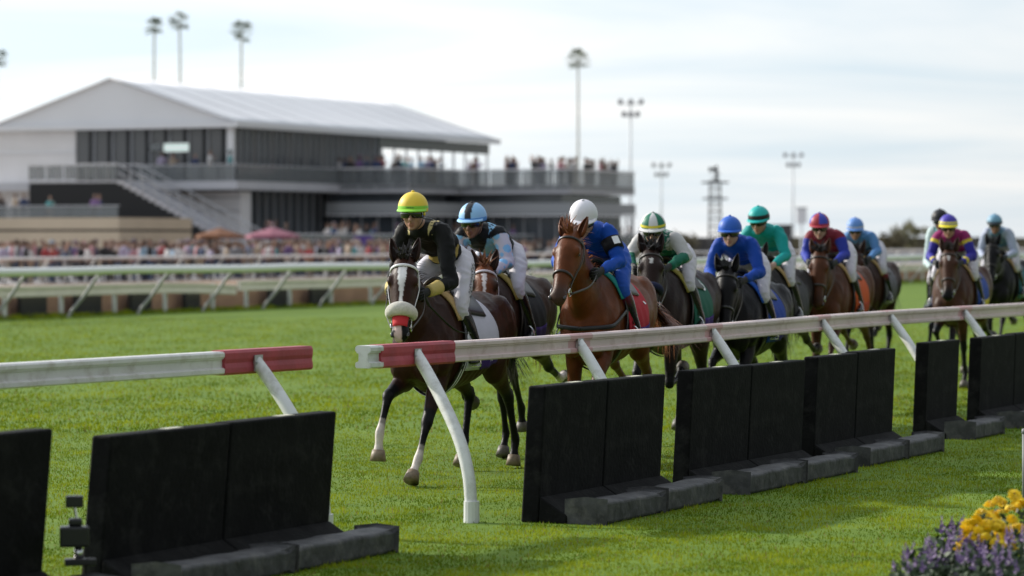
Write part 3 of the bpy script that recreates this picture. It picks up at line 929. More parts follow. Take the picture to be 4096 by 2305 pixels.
    for s in (-1, 1):
        cp = [HF(0.0, s * 0.05, -0.04), HF(0.03, s * 0.088, -0.035), HF(0.12, s * 0.112, -0.05), HF(0.22, s * 0.116, -0.05), HF(0.34, s * 0.094, -0.04), HF(0.45, s * 0.076, -0.03), HF(0.525, s * 0.072, -0.03)]
        br.tube(cp, [(0.009, 0.004)] * 7, n=8, sub=2, side=tuple(ax.cross(sx)), col=bc)
        th_ = [HF(0.02, s * 0.085, -0.05), HF(0.14, s * 0.10, -0.14), HF(0.20, s * 0.05, -0.19), HF(0.21, 0, -0.195)]
        br.tube(th_, [(0.006, 0.003)] * 4, n=6, sub=2, side=None, col=bc)
    br.build('cheek_strap', M_LEATHER, root, smooth=True, cols=True)
    nb = spec.get('noseband')
    if nb == 'fleece':
        f = G()
        pts = loop(0.435, 0.022, -118, 118)
        rad = [0.022 + 0.026 * math.cos(R(-118 + 236 * k / 26) * 0.72) for k in range(27)]
        f.tube(pts, [(r_ * 1.1, r_) for r_ in rad], n=14, side=tuple(ax), bulge=0.7)
        o = f.build('shadow_roll', M_FLEECE, root, smooth=True)
        o['label'] = 'thick white fleece noseband'
        f = G()
        f.tube(loop(0.445, 0.006), [(0.012, 0.005)] * 27, n=8, side=tuple(ax), col=bc)
        f.build('noseband', M_LEATHER, root, smooth=True, cols=True)
        f = G()
        grid = []
        for t in (0.475, 0.505, 0.535, 0.56):
            w = float(np.interp(t, [h[0] for h in HT], [h[2] for h in HT])); hh = float(np.interp(t, [h[0] for h in HT], [h[3] for h in HT])); oo = float(np.interp(t, [h[0] for h in HT], [h[1] for h in HT]))
            am = 62 - (t - 0.475) * 180
            grid.append([HF(t, (w + .008) * math.sin(R(a)), oo + (hh + .008) * math.cos(R(a))) for a in np.linspace(-am, am, 11)])
        f.sheet(grid, 0.003, (0.55, 0.035, 0.045))
        o = f.build('nose_strip', M_CLOTH, root, smooth=True, cols=True); o['label'] = 'red nasal strip across the muzzle'
    elif nb == 'roll':
        f = G()
        pts = loop(0.40, 0.018, -112, 112)
        f.tube(pts, [0.034 * (0.55 + 0.45 * math.cos(R(-112 + 224 * k / 26) * 0.7)) for k in range(27)], n=12, side=tuple(ax), bulge=0.7, col=spec.get('rollcol', (0.012, 0.016, 0.05)))
        f.build('shadow_roll', M_CLOTH, root, smooth=True, cols=True)
    else:
        f = G()
        f.tube(loop(0.40, 0.007), [(0.012, 0.006)] * 27, n=8, side=tuple(ax), col=spec.get('nosecol', bc))
        f.build('noseband', M_LEATHER, root, smooth=True, cols=True)
    for s in (-1, 1):
        f = G()
        c = HF(0.53, s * 0.074, -0.03)
        pts = [c + ax * 0.03 * math.cos(a) + nn * 0.03 * math.sin(a) for a in np.linspace(0, 2 * math.pi, 15)]
        f.tube(pts, [0.005] * 15, n=6, side=tuple(sx))
        f.bar(c, c - sx * s * 0.03, 0.006)
        f.build('bit_ring', M_METAL, root, smooth=True)
    hands = spec['hands']
    for s in (-1, 1):
        f = G()
        a = HF(0.53, s * 0.078, -0.05); b = Vector(hands[0 if s > 0 else 1])
        mid = a.lerp(b, 0.5) + Vector((0, s * 0.035, -0.03)); m2 = a.lerp(b, 0.78) + Vector((0, s * 0.03, -0.015))
        f.tube([a, mid, m2, b, b + Vector((-0.05, -s * 0.02, -0.06)), Vector((0.56, s * 0.02, 1.56))], [(0.009, 0.003)] * 6, n=8, sub=4, side=(0, 0, 1), col=spec.get('reincol', bc))
        f.build('rein', M_LEATHER, root, smooth=True, cols=True)
    # saddle cloth, pad, saddle, girth
    cc = spec['cloth']
    def patch(x0, x1, p0, p1, off, nx=14, npz=22, slant=0.0, wave=0.0):
        grid = []
        for i in range(nx + 1):
            row = []
            for j in range(npz + 1):
                ph = p0 + (p1 - p0) * j / npz
                x = x0 + (x1 - x0) * i / nx + slant * abs(ph) / 100.0
                q = barrel(x, ph, off)
                if wave:
                    ww = wave * max(0.0, (abs(ph) - 55) / 60.0)
                    q.y += math.copysign(1, ph) * (ww * (0.5 + 0.5 * math.sin(x * 38 + ph * 0.09)) + ww * 0.8)
                row.append(q)
            grid.append(row)
        return grid
    f = G(); f.sheet(patch(-0.24, 0.33, 122, -122, 0.016, 18, 36, slant=-0.03, wave=0.016), 0.004, cc)
    cloth = f.build('saddle_cloth', M_CLOTH, root, smooth=True, cols=True)
    if spec.get('band'):
        for s in (1, -1):
            f = G()
            f.sheet(patch(-0.24, 0.12, s * 122, s * 98, 0.022, 12, 6, slant=-0.03, wave=0.016) if s > 0 else [list(reversed(r_)) for r_ in patch(-0.24, 0.12, s * 122, s * 98, 0.022, 12, 6, slant=-0.03, wave=0.016)], 0.004, spec['band'])
            f.build('cloth_band', M_CLOTH, cloth, smooth=True, cols=True)
    def on_cloth(x0, ph0, off=0.026, sc=1.0):
        def fm(x, y):
            xx = x0 - x * sc
            zc, w, h = torso_at(xx)
            ph = ph0 - math.degrees(y * sc / ((w + h) / 2))
            q = barrel(xx - 0.03 * ph / 100, ph, off)
            ww = 0.016 * max(0.0, (abs(ph) - 55) / 60.0)
            q.y += ww * (0.5 + 0.5 * math.sin(xx * 38 + ph * 0.09)) + ww * 0.8
            return q
        return fm
    for (txt, x0, ph0, size, material) in spec.get('texts', []):
        text_mesh(txt, 'lettering', material, cloth, on_cloth(x0, ph0), size=size)
    f = G(); f.sheet(patch(0.22, 0.42, 66, -66, 0.028, 8, 20, slant=-0.05), 0.012, spec.get('pad', (0.45, 0.30, 0.13)))
    f.build('saddle_pad', M_CLOTH, root, smooth=True, cols=True)
    sg = G()
    grid = []
    for i in range(15):
        x = -0.16 + 0.42 * i / 14
        rise = 0.035 + 0.05 * (max(0, (0.02 - x)) / 0.18) ** 2 + 0.06 * (max(0, x - 0.12) / 0.14) ** 2
        row = []
        for j in range(17):
            ph = 56 - 112 * j / 16
            q = barrel(x + 0.05 * abs(ph) / 56, ph, 0.03)
            q.z += rise * math.exp(-(ph / 26.0) ** 2)
            row.append(q)
        grid.append(row)
    sg.sheet(grid, 0.014, spec.get('saddle', (0.012, 0.012, 0.014)))
    saddle = sg.build('saddle', M_LEATHER, root, smooth=True, cols=True)
    gg = G()
    pts = [barrel(0.30 - 0.02 * math.cos(R(a)), a, 0.020 if abs(a) < 122 else 0.016) for a in np.linspace(40, 320, 40)]
    gg.tube(pts, [(0.042, 0.005)] * 40, n=8, side=(1, 0, 0), col=spec.get('girth', (0.015, 0.015, 0.017)))
    gg.build('girth', M_LEATHER, root, smooth=True, cols=True)
    if spec.get('girth_lines'):
        gg = G()
        for dx_ in (-0.018, 0.018):
            pts = [barrel(0.30 + dx_ - 0.02 * math.cos(R(a)), a, 0.024) for a in np.linspace(70, 290, 36)]
            gg.tube(pts, [(0.006, 0.003)] * 36, n=6, side=(1, 0, 0), col=(0.8, 0.8, 0.8))
        gg.build('girth_piping', M_LEATHER, root, smooth=True, cols=True)
    if spec.get('breast'):
        gg = G()
        for s in (-1, 1):
            pts = [barrel(0.30, s * 78, 0.022), barrel(0.45, s * 84, 0.03), barrel(0.58, s * 88, 0.035), barrel(0.68, s * 86, 0.04), Vector((0.775, s * 0.08, 1.12)), Vector((0.80, 0, 1.115))]
            gg.tube(pts, [(0.018, 0.005)] * 6, n=8, sub=3, side=(0, 0, 1), col=(0.015, 0.015, 0.017))
        gg.build('breast_girth', M_LEATHER, root, smooth=True, cols=True)
    for s in (-1, 1):
        gg = G()
        foot = Vector(spec['foot'][0 if s > 0 else 1])
        gg.tube([barrel(0.16, s * 40, 0.045), foot + Vector((0.02, 0, 0.10))], [(0.011, 0.003)] * 2, n=6, side=(1, 0, 0), col=(0.02, 0.016, 0.014))
        gg.build('stirrup_leather', M_LEATHER, saddle, smooth=True, cols=True)
        gg = G()
        pts = [foot + Vector((0.02, 0.055 * math.cos(a), -0.035 + max(-0.012, 0.12 * math.sin(a)))) for a in np.linspace(-0.25 * math.pi, 1.25 * math.pi, 17)]
        pts.append(pts[0])
        gg.tube(pts, [0.006] * len(pts), n=6, side=(1, 0, 0))
        gg.build('stirrup', M_METAL, saddle, smooth=True)
    return root, low
# ------------------------------------------------------------------ riders
M_SKIN = mat('skin', attr='Col', rough=0.5, spec=0.4, var=0.06, vscale=20)
M_SILK = mat('racing_silk', attr='Col', rough=0.55, spec=0.15, bump=0.22, bscale=16, bstretch=(1, 1, 0.6))
M_BREECH = mat('breeches', attr='Col', rough=0.6, spec=0.3, bump=0.2, bscale=18)
M_BOOT = mat('boot_leather', attr='Col', rough=0.25, spec=0.4)
M_CAP = mat('cap_cover', attr='Col', rough=0.5, spec=0.35, bump=0.05, bscale=25)
M_GLOVE = mat('glove', attr='Col', rough=0.7)
M_LENS = mat('goggle_lens', (0.006, 0.007, 0.007), rough=0.06, spec=0.7)

def build_rider(spec):
    root = empty('person', (0, 0, 0), 0, spec['label'], 'person', 'jockeys riding in the race')
    rng = random.Random(spec['seed'] + 100)
    skin = spec.get('skin', random.Random(spec['seed']).choice([(0.42, 0.24, 0.17), (0.34, 0.18, 0.11), (0.46, 0.28, 0.22), (0.26, 0.13, 0.08)]))
    v1, v2, v3, v4 = (rng.uniform(-1, 1) for _ in range(4))
    lean = spec.get('lean', -0.05 + 0.03 * v1)    # sideways shift of the upper body
    C = Vector((0.60, lean, 2.05 + spec.get('hz', 0.0)))
    SHC = Vector((0.43, lean * 0.7, 1.955 + spec.get('hz', 0.0) * 0.8)); HIP = Vector((-0.02, 0.0, 1.80 + spec.get('hz', 0.0) * 0.4))
    hands = [Vector(h) for h in spec['hands']]
    feet = [Vector(f) for f in spec['foot']]
    sgn = (1, -1)
    sh = [SHC + Vector((0, s * 0.150, -0.015)) for s in sgn]
    el = [Vector((0.50 + 0.035 * v4 * s, s * (0.245 + 0.02 * v1) + lean * 0.3, 1.665 + 0.03 * v2)) for s in sgn]
    kn = [Vector((0.32, s * 0.24, 1.43)) for s in sgn]
    hp = [HIP + Vector((0, s * 0.10, -0.03)) for s in sgn]
    an = [f + Vector((-0.075, 0, 0.07)) for f in feet]
    # one continuous body under the clothes
    g = G()
    hd = skin
    tilt = Matrix.Rotation(R(spec.get('tilt', 8 + 7 * v2)), 3, 'Y')
    hyaw = Matrix.Rotation(R(spec.get('face_yaw', 4 + 10 * v3)), 3, 'Z')
    rt = hyaw @ tilt
    def HP_(x, y, z): return C + rt @ Vector((x, y, z))
    g.ell(HP_(-0.01, 0, 0.035), (0.098, 0.078, 0.088), 16, 12, hd, rt)
    g.tube([HP_(0.015, 0, 0.06), HP_(0.03, 0, 0.0), HP_(0.036, 0, -0.05), HP_(0.042, 0, -0.09), HP_(0.05, 0, -0.118)], [(0.07, 0.075), (0.071, 0.07), (0.063, 0.058), (0.047, 0.044), (0.022, 0.024)], n=16, sub=3, col=hd)
    g.tube([HP_(0.098, 0, 0.012), HP_(0.112, 0, -0.02), HP_(0.126, 0, -0.042), HP_(0.108, 0, -0.052)], [(0.010, 0.010), (0.012, 0.012), (0.017, 0.013), (0.014, 0.008)], n=10, sub=2, col=hd)   # nose
    g.ell(HP_(0.095, 0, 0.028), (0.014, 0.06, 0.012), 12, 6, hd, rt)     # brow
    lipc = (skin[0] * 0.80, skin[1] * 0.62, skin[2] * 0.62)
    g.ell(HP_(0.096, 0, -0.073), (0.009, 0.024, 0.006), 10, 6, lipc, rt)
    g.ell(HP_(0.094, 0, -0.084), (0.009, 0.02, 0.007), 10, 6, lipc, rt)
    g.ell(HP_(0.078, 0, -0.108), (0.02, 0.022, 0.015), 10, 6, hd, rt)    # chin
    for s in sgn:
        g.ell(HP_(0.07, s * 0.042, -0.03), (0.022, 0.022, 0.024), 10, 6, hd, rt)   # cheekbone
        g.ell(HP_(-0.005, s * 0.078, -0.01), (0.022, 0.010, 0.032), 10, 6, hd, rt)  # ear
    g.tube([C + Vector((-0.02, 0, -0.05)), SHC.lerp(C, 0.35) + Vector((0, 0, -0.01)), SHC + Vector((-0.02, 0, 0.0))], [0.055, 0.058, 0.075], n=14, sub=2, col=skin)
    g.tube([SHC + Vector((0.0, 0, 0)), SHC.lerp(HIP, 0.5), HIP], [(0.13, 0.07), (0.11, 0.075), (0.11, 0.08)], n=14, sub=2, col=skin)
    for i in (0, 1):
        g.tube([SHC, sh[i], sh[i].lerp(el[i], 0.5), el[i], el[i].lerp(hands[i], 0.6), hands[i]], [0.04, 0.04, 0.036, 0.032, 0.028, 0.02], n=10, sub=2, col=skin)
        g.tube([HIP, hp[i], hp[i].lerp(kn[i], 0.5), kn[i], kn[i].lerp(an[i], 0.4), an[i], feet[i]], [0.06, 0.065, 0.055, 0.045, 0.04, 0.03, 0.02], n=10, sub=2, col=skin)
    fuse(g, 'body', M_SKIN, root, voxel=0.0095, smooth=3)
    # jersey
    g = G()
    base = spec['jersey']['base'] if 'base' in spec['jersey'] else (0.1, 0.1, 0.1)
    mid = SHC.lerp(HIP, 0.45) + Vector((0, 0, 0.035))
    chest = SHC + Vector((-0.06, 0, -0.03))
    g.tube([SHC + Vector((0.085, lean * 0.1, 0.03)), SHC + Vector((0.05, 0, 0.005)), chest, mid + Vector((0.05, 0, -0.03)), mid + Vector((-0.08, 0, -0.035)), HIP + Vector((0.07, 0, -0.005))],
           [(0.065, 0.06), (0.125, 0.088), (0.168, 0.118), (0.165, 0.118), (0.15, 0.112), (0.138, 0.108)], n=22, sub=3, col=(1, 0, 0))
    for i, s in enumerate(sgn):
        wr = hands[i].lerp(el[i], 0.24)
        g.tube([sh[i] + Vector((0, -s * 0.07, 0)), sh[i], sh[i].lerp(el[i], 0.35) + Vector((0, s * 0.012, 0)), sh[i].lerp(el[i], 0.75), el[i] + Vector((-0.012, s * 0.006, -0.006)), el[i].lerp(wr, 0.3), el[i].lerp(wr, 0.7), wr],
               [0.080, 0.077, 0.069, 0.061, 0.056, 0.051, 0.045, 0.036], n=14, sub=3, col=(0, 1, 0) if s > 0 else (0, 0, 1))
    jf = spec['jersey']['fn']
    def paint(co, cols):
        for i in range(len(co)):
            p = Vector(co[i])
            # cloth folds
            k = 0.008 * noise.noise(p * 8.0 + Vector((spec['seed'], 1, 0))) + 0.009 * (0.55 - abs(noise.noise(Vector((p.x * 15 + p.z * 9, p.y * 11 + spec['seed'], p.z * 13 - p.x * 6)))) * 2.2)
            q = p - SHC
            d = Vector((0, p.y - lean * 0.5, p.z - 1.88)); d = d.normalized() if d.length > 1e-4 else d
            co[i] = tuple(p + d * k)
            part = int(np.argmax(cols[i, :3]))
            arm = 'torso' if part == 0 else ('L' if part == 1 else 'R')
            f = 0.0
            if arm != 'torso':
                ii = 0 if arm == 'L' else 1
                a, b, c_ = sh[ii], el[ii], hands[ii]
                if (p - b).length < 1e-6: f = 1.0
                la = (b - a).length
                ta = (p - a).dot((b - a) / la) / la
                lb = (c_ - b).length
                tb = (p - b).dot((c_ - b) / lb) / lb
                f = ta if ta < 0.97 and tb < 0.12 else 1.0 + tb
            fs = (p - SHC).dot((HIP - SHC).normalized()) / (HIP - SHC).length     # 0 shoulders .. 1 hips
            cols[i, :3] = jf(arm, f, fs, p, p.y - lean * 0.6)
    fuse(g, 'jersey', M_SILK, root, voxel=0.0070 if spec['seed'] < 5 else 0.0095, smooth=18 if spec['seed'] < 5 else 12, post=paint)
    # cuffs and gloved hands with curled fingers
    for i, s in enumerate(sgn):
        wr = hands[i].lerp(el[i], 0.27); d = (hands[i] - el[i]).normalized()
        if spec.get('cuff'):
            c = G(); c.tube([el[i].lerp(hands[i], 0.44), el[i].lerp(hands[i], 0.66), el[i].lerp(hands[i], 0.84)], [0.056, 0.049, 0.044], n=16, sub=2, col=spec['cuff'], bulge=0.0)
            c.build('cuff', M_SILK, root, smooth=True, cols=True)
        gc = spec.get('glove', (0.012, 0.012, 0.014))
        h = G()
        lat = Vector((0, s, 0)); lat = (lat - d * lat.dot(d)).normalized(); upv = d.cross(lat) * (-s)
        if upv.z < 0: upv = -upv
        h.tube([wr, hands[i] - d * 0.045, hands[i] + d * 0.005, hands[i] + d * 0.03], [(0.033, 0.027), (0.034, 0.027), (0.042, 0.026), (0.036, 0.02)], n=12, sub=2, side=tuple(upv), col=gc)
        for k in range(4):
            b0 = hands[i] + d * (0.03) + upv * (0.030 - 0.0195 * k) + lat * 0.012
            L = (0.034, 0.038, 0.036, 0.03)[k]
            h.tube([b0 - d * 0.012, b0 + d * L * 0.75, b0 + d * L * 0.75 - lat * L * 0.9, b0 + d * L * 0.05 - lat * L * 1.15], [0.0105, 0.0105, 0.010, 0.0085], n=8, sub=2, side=None, col=gc)
        t0 = hands[i] - d * 0.01 + upv * 0.036
        h.tube([t0, t0 + d * 0.035 + upv * 0.012 - lat * 0.008, t0 + d * 0.058 - lat * 0.022], [0.013, 0.012, 0.009], n=8, sub=2, side=None, col=gc)
        h.build('glove', M_GLOVE, root, smooth=True, cols=True)
    # breeches
    g = G()
    bc = spec.get('breeches', (0.56, 0.54, 0.60))
    g.tube([HIP + Vector((0.10, 0, -0.005)), HIP + Vector((0.02, 0, 0.0)), HIP + Vector((-0.08, 0, -0.03)), HIP + Vector((-0.13, 0, -0.09))], [(0.12, 0.09), (0.138, 0.105), (0.135, 0.11), (0.085, 0.075)], n=18, sub=2, col=bc)
    for i, s in enumerate(sgn):
        ell_ = kn[i].lerp(an[i], 0.16)
        g.tube([hp[i] + Vector((-0.05, -s * 0.02, 0)), hp[i].lerp(kn[i], 0.3) + Vector((0, s * 0.025, 0.015)), hp[i].lerp(kn[i], 0.7) + Vector((0.01, s * 0.012, 0.01)), kn[i], ell_],
               [(0.092, 0.105), (0.084, 0.095), (0.068, 0.076), (0.057, 0.062), (0.050, 0.053)], n=16, sub=3, col=bc)
    def crease(co, cols):
        for i in range(len(co)):
            p = Vector(co[i])
            k = 0.007 * (0.5 - abs(noise.noise(Vector((p.x * 16, p.y * 7, p.z * 20 + spec['seed'])))) * 2.2) + 0.004 * noise.noise(p * 9)
            d = (p - Vector((0.1, 0, 1.62))).normalized()
            co[i] = tuple(p + d * k)
    breeches = fuse(g, 'breeches', M_BREECH, root, voxel=0.0095, smooth=4, post=crease)
    # boots
    for i, s in enumerate(sgn):
        b = G()
        top = kn[i].lerp(an[i], 0.10)
        lowc = spec.get('boot', (0.012, 0.012, 0.014))
        upc = spec.get('sock', lowc)
        sh_ = [kn[i].lerp(an[i], 0.02), kn[i].lerp(an[i], 0.2), kn[i].lerp(an[i], 0.42), kn[i].lerp(an[i], 0.75), an[i], an[i] + Vector((-0.012, 0, -0.045))]
        b.tube(sh_, [(0.050, 0.053), (0.056, 0.060), (0.055, 0.062), (0.042, 0.046), (0.037, 0.042), (0.035, 0.04)], n=14, sub=3, col=[upc, upc, lowc, lowc, lowc, lowc])
        ft = feet[i]
        b.tube([an[i] + Vector((-0.035, 0, -0.052)), an[i] + Vector((0.02, 0, -0.05)), ft + Vector((0.03, s * 0.01, -0.005)), ft + Vector((0.095, s * 0.018, -0.012)), ft + Vector((0.13, s * 0.022, -0.016))],
               [(0.032, 0.036), (0.035, 0.042), (0.042, 0.032), (0.036, 0.024), (0.018, 0.014)], n=14, sub=3, col=lowc)
        fuse(b, 'boot', M_BOOT, root, voxel=0.009, smooth=3)
    # helmet with cloth cap, peak, band, button
    hg = G()
    hc = Vector((-0.012, 0, 0.045)); rx, ry, rz = 0.130, 0.1165, 0.125
    n, m = 64, 30
    hf = spec['helmet']
    verts = []; faces = []; cols = []
    def shell(th, a):
        x = rx * math.sin(th) * math.cos(a); y = ry * math.sin(th) * math.sin(a); z = rz * math.cos(th)
        seam = 1.0 - 0.006 * math.exp(-(((math.degrees(a) % 60) - 30) / 3.0) ** 2) * math.sin(th)
        return Vector((x * seam, y * seam, z * seam))
    thm = R(103)
    for i in range(m + 1):
        th = thm * i / m
        for k in range(n):
            a = 2 * math.pi * k / n
            p = shell(th, a)
            verts.append(HP_(*(hc + p)))
            cols.append(hf(math.degrees(a), math.degrees(th)))
    for i in range(m):
        for k in range(n):
            k2 = (k + 1) % n
            faces.append((i * n + k, (i + 1) * n + k, (i + 1) * n + k2, i * n + k2))
    o0 = len(verts)
    for k in range(n):
        a = 2 * math.pi * k / n
        p = shell(thm, a) * 0.93
        verts.append(HP_(*(hc + p))); cols.append((0.01, 0.01, 0.01))
    for k in range(n):
        k2 = (k + 1) % n
        faces.append((m * n + k, o0 + k, o0 + k2, m * n + k2))
    hg.add(verts, faces, cols)
    helmet = hg.build('helmet', M_CAP, root, smooth=True, cols=True)
    pk = G(); grid = []
    for q in range(6):
        row = []
        for k in range(19):
            a = R(-68 + 136 * k / 18)
            ext = 0.050 * (math.cos(a) ** 0.8) * q / 5
            p = shell(R(92), a)
            row.append(HP_(*(hc + Vector((p.x + ext, p.y * (1 + 0.03 * q / 5), p.z - 0.004 - 0.015 * (q / 5) ** 1.5)))))
        grid.append(row)
    pk.sheet(grid, 0.006, spec.get('peak', hf(0, 90)))
    pk.build('peak', M_CAP, helmet, smooth=True, cols=True)
    bt = G(); bt.ell(HP_(*(hc + Vector((0, 0, rz + 0.002)))), (0.014, 0.014, 0.009), 10, 6, hf(0, 0)); bt.build('button', M_CAP, helmet, smooth=True, cols=True)
    # goggles and chin strap
    gl = G(); grid = []
    up0 = spec.get('goggle_up', 0.0)
    for zz in (-0.030, -0.02, 0.0, 0.018, 0.024):
        row = []
        for k in range(21):
            a = R(-66 + 132 * k / 20)
            bul = 0.010 * (1 - (zz / 0.035) ** 2) * (1 - 0.5 * math.exp(-(math.degrees(a) / 9.0) ** 2))
            notch = 0.014 * math.exp(-(math.degrees(a) / 10.0) ** 2) if zz < -0.01 else 0
            row.append(HP_((0.105 + bul) * math.cos(a) + 0.004, (0.086 + bul) * math.sin(a), zz + 0.002 + notch + up0))
        grid.append(row)
    gl.sheet(grid, 0.006)
    gog = gl.build('goggles', M_LENS, root, smooth=True)
    st = G()
    pts = [HP_((0.094) * math.cos(R(a)), 0.089 * math.sin(R(a)), 0.004 + up0) for a in np.linspace(66, 294, 25)]
    st.tube(pts, [(0.011, 0.003)] * 25, n=8, side=(0, 0, 1), col=(0.012, 0.012, 0.012))
    st.build('goggle_strap', M_GLOVE, gog, smooth=True, cols=True)
    cs = G()
    pts = [HP_(0.01, 0.083, -0.01), HP_(0.03, 0.076, -0.06), HP_(0.045, 0.045, -0.105), HP_(0.055, 0, -0.128), HP_(0.045, -0.045, -0.105), HP_(0.03, -0.076, -0.06), HP_(0.01, -0.083, -0.01)]
    cs.tube(pts, [(0.007, 0.0025)] * 7, n=8, sub=3, side=(1, 0, 0), col=(0.02, 0.02, 0.02))
    cs.build('chin_strap', M_GLOVE, root, smooth=True, cols=True)
    if spec.get('badge'):
        bd = G(); c_ = HP_(0.055, 0.097, 0.004 + up0); dn = (rt @ Vector((0.35, 1, 0))).normalized()
        bd.tube([c_, c_ + dn * 0.006], [0.014, 0.013], n=14, side=(0, 0, 1), bulge=0.2, col=(0.75, 0.55, 0.05)); bd.build('badge', M_CAP, gog, smooth=True, cols=True)
        for q in (-14, -7, 0, 8):
            mk = G(); p0 = hc + shell(R(84), R(q)) * 1.012; p1 = hc + shell(R(88), R(q)) * 1.012; p2 = hc + shell(R(88), R(q + 4)) * 1.012; p3 = hc + shell(R(84), R(q + 4)) * 1.012
            mk.add([HP_(*p0), HP_(*p1), HP_(*p2), HP_(*p3)], [(0, 1, 2, 3)]); mk.build('printed_mark', M_PRINT_K, helmet)
    # extras
    bvh = BVHTree.FromPolygons([v.co for v in breeches.data.vertices], [tuple(p.vertices) for p in breeches.data.polygons]) if spec.get('thigh_text') else None
    for (txt, f0, f1, size, vo) in spec.get('thigh_text', []):
        A = hp[0].lerp(kn[0], f0) + Vector((0, 0.02, 0.01)); B = hp[0].lerp(kn[0], f1) + Vector((0, 0.012, 0.01))
        dd = (B - A).normalized(); out = Vector((0.25, 1, 0)); out = (out - dd * out.dot(dd)).normalized(); bb = dd.cross(out)
        def fm(x, y, A=A, dd=dd, out=out, bb=bb, B=B, vo=vo):
            L = (B - A).length
            r0 = 0.128 - 0.035 * min(1, max(0, (0.5 - x / L)))
            ang = (y + vo) / r0
            c = A.lerp(B, 0.5) - dd * x
            o_ = (out * math.cos(ang) - bb * math.sin(ang)).normalized()
            hit = bvh.ray_cast(c + o_ * 0.4, -o_)
            return (hit[0] if hit[0] is not None else c + o_ * r0) + o_ * 0.003
        text_mesh(txt, 'lettering', M_PRINT_K, breeches, fm, size=size)
    if spec.get('armband'):
        ab = G(); c = sh[0].lerp(el[0], 0.45); d = (el[0] - sh[0]).normalized()
        ab.tube([c - d * 0.05, c + d * 0.05], [0.086, 0.08], n=18, col=(0.012, 0.012, 0.014), bulge=0.0)
        band = ab.build('armband', M_SILK, root, smooth=True, cols=True)
        ab = G()
        out = Vector((0.75, 0.66, 0)); out = (out - d * out.dot(d)).normalized(); sd2 = d.cross(out)
        ab.sheet([[c + d * a - out * -0.001 + out * 0.085 * math.cos(b / 0.085) + sd2 * 0.085 * math.sin(b / 0.085) + out * 0.004 for b in (-0.03, -0.015, 0, 0.015, 0.03)] for a in (-0.035, 0.035)], 0.002)
        ab.build('number_card', M_PRINT_W, band)
    return root
# ------------------------------------------------------------------ the field
BAY = (0.034, 0.013, 0.008); DBAY = (0.020, 0.010, 0.008); BLK = (0.0055, 0.005, 0.006); CHES = (0.120, 0.034, 0.010); LBAY = (0.075, 0.026, 0.011); BRN = (0.038, 0.018, 0.012)
DK = (0.006, 0.0055, 0.006); WHT = (0.62, 0.55, 0.50)
HANDS = [(0.86, 0.155, 1.56), (0.86, -0.125, 1.56)]
FEET = [(0.20, 0.305, 1.04), (0.20, -0.305, 1.04)]
GOLD = (0.42, 0.30, 0.10)
def plain(c): return lambda a, th: c
def lattice(p, s=0.105, r=0.036):
    best = 9
    for ox in (0, 0.5):
        q = Vector(((p.x / s + ox) % 1 - 0.5, (p.y / s + ox) % 1 - 0.5, (p.z / s + ox) % 1 - 0.5)) * s
        best = min(best, q.length)
    return best < r
def j1(arm, f, fs, p, y):
    if arm == 'torso':
        if 0.66 < fs < 0.76 and p.z < 1.93: return GOLD
        if fs < 0.55 and p.z > 2.0 and 0.075 < abs(y) < 0.100: return (0.55, 0.45, 0.22)
    return (0.0075, 0.0075, 0.008)
LB = (0.23, 0.46, 0.66)
def j2(arm, f, fs, p, y):
    if arm == 'torso':
        if abs(y - (0.10 - 0.26 * fs)) < 0.055: return LB
        return (0.010, 0.011, 0.014)
    if f < 0.12: return (0.010, 0.011, 0.014)
    return (0.22, 0.45, 0.72) if lattice(p) else (0.52, 0.49, 0.58)
RB = (0.007, 0.065, 0.38)
def j4(arm, f, fs, p, y):
    grn = (0.008, 0.12, 0.075)
    if arm == 'torso': return grn if fs < 0.8 else (0.48, 0.47, 0.47)
    return (0.48, 0.47, 0.47) if f < 1.1 else grn
TEAL = (0.010, 0.30, 0.29)
def j7(arm, f, fs, p, y):
    if arm == 'torso': return (0.20, 0.022, 0.04)
    return (0.20, 0.022, 0.04) if f < 0.25 else (0.025, 0.04, 0.30)
def j8(arm, f, fs, p, y):
    return (0.09, 0.22, 0.46) if arm != 'torso' or fs < 0.35 else (0.05, 0.10, 0.20)
def j9(arm, f, fs, p, y):
    return (0.50, 0.62, 0.62) if arm != 'torso' else (0.10, 0.32, 0.34)
def j10(arm, f, fs, p, y):
    if arm == 'torso':
        if 0.05 < fs < 0.16: return (0.60, 0.48, 0.05)
        return (0.26, 0.02, 0.12)
    if 0.25 < f < 0.4 or 1.5 < f < 1.62: return (0.60, 0.48, 0.05)
    return (0.26, 0.02, 0.12) if f < 0.25 else (0.03, 0.025, 0.26)
def j11(arm, f, fs, p, y):
    return (0.36, 0.40, 0.52) if arm != 'torso' else (0.10, 0.20, 0.30)
def h1(a, th):
    return (0.24, 0.60, 0.05) if 80 < th < 91 else (0.78, 0.56, 0.055)
def h2(a, th):
    y = 0.1165 * math.sin(R(th)) * math.sin(R(a))
    if th > 86: return (0.06, 0.24, 0.62)
    return (0.012, 0.012, 0.018) if abs(y) < 0.03 else (0.30, 0.54, 0.82)
def h4(a, th):
    if 76 < th < 88: return (0.75, 0.62, 0.04)
    return (0.010, 0.16, 0.095) if int((a + 15) // 45) % 2 else (0.66, 0.65, 0.65)
def h6(a, th): return (0.012, 0.012, 0.012) if 72 < th < 90 else (0.012, 0.42, 0.40)
def h7(a, th): return (0.04, 0.06, 0.42) if int((a + 60) // 60) % 2 and th < 84 else (0.36, 0.03, 0.05)
def h8(a, th): return (0.60, 0.55, 0.50) if 80 < th < 88 else (0.12, 0.26, 0.62)
def h10(a, th):
    if 70 < th < 78 or 86 < th < 97: return (0.80, 0.68, 0.03)
    if 78 <= th <= 86: return (0.35, 0.33, 0.30)
    return (0.06, 0.04, 0.38)
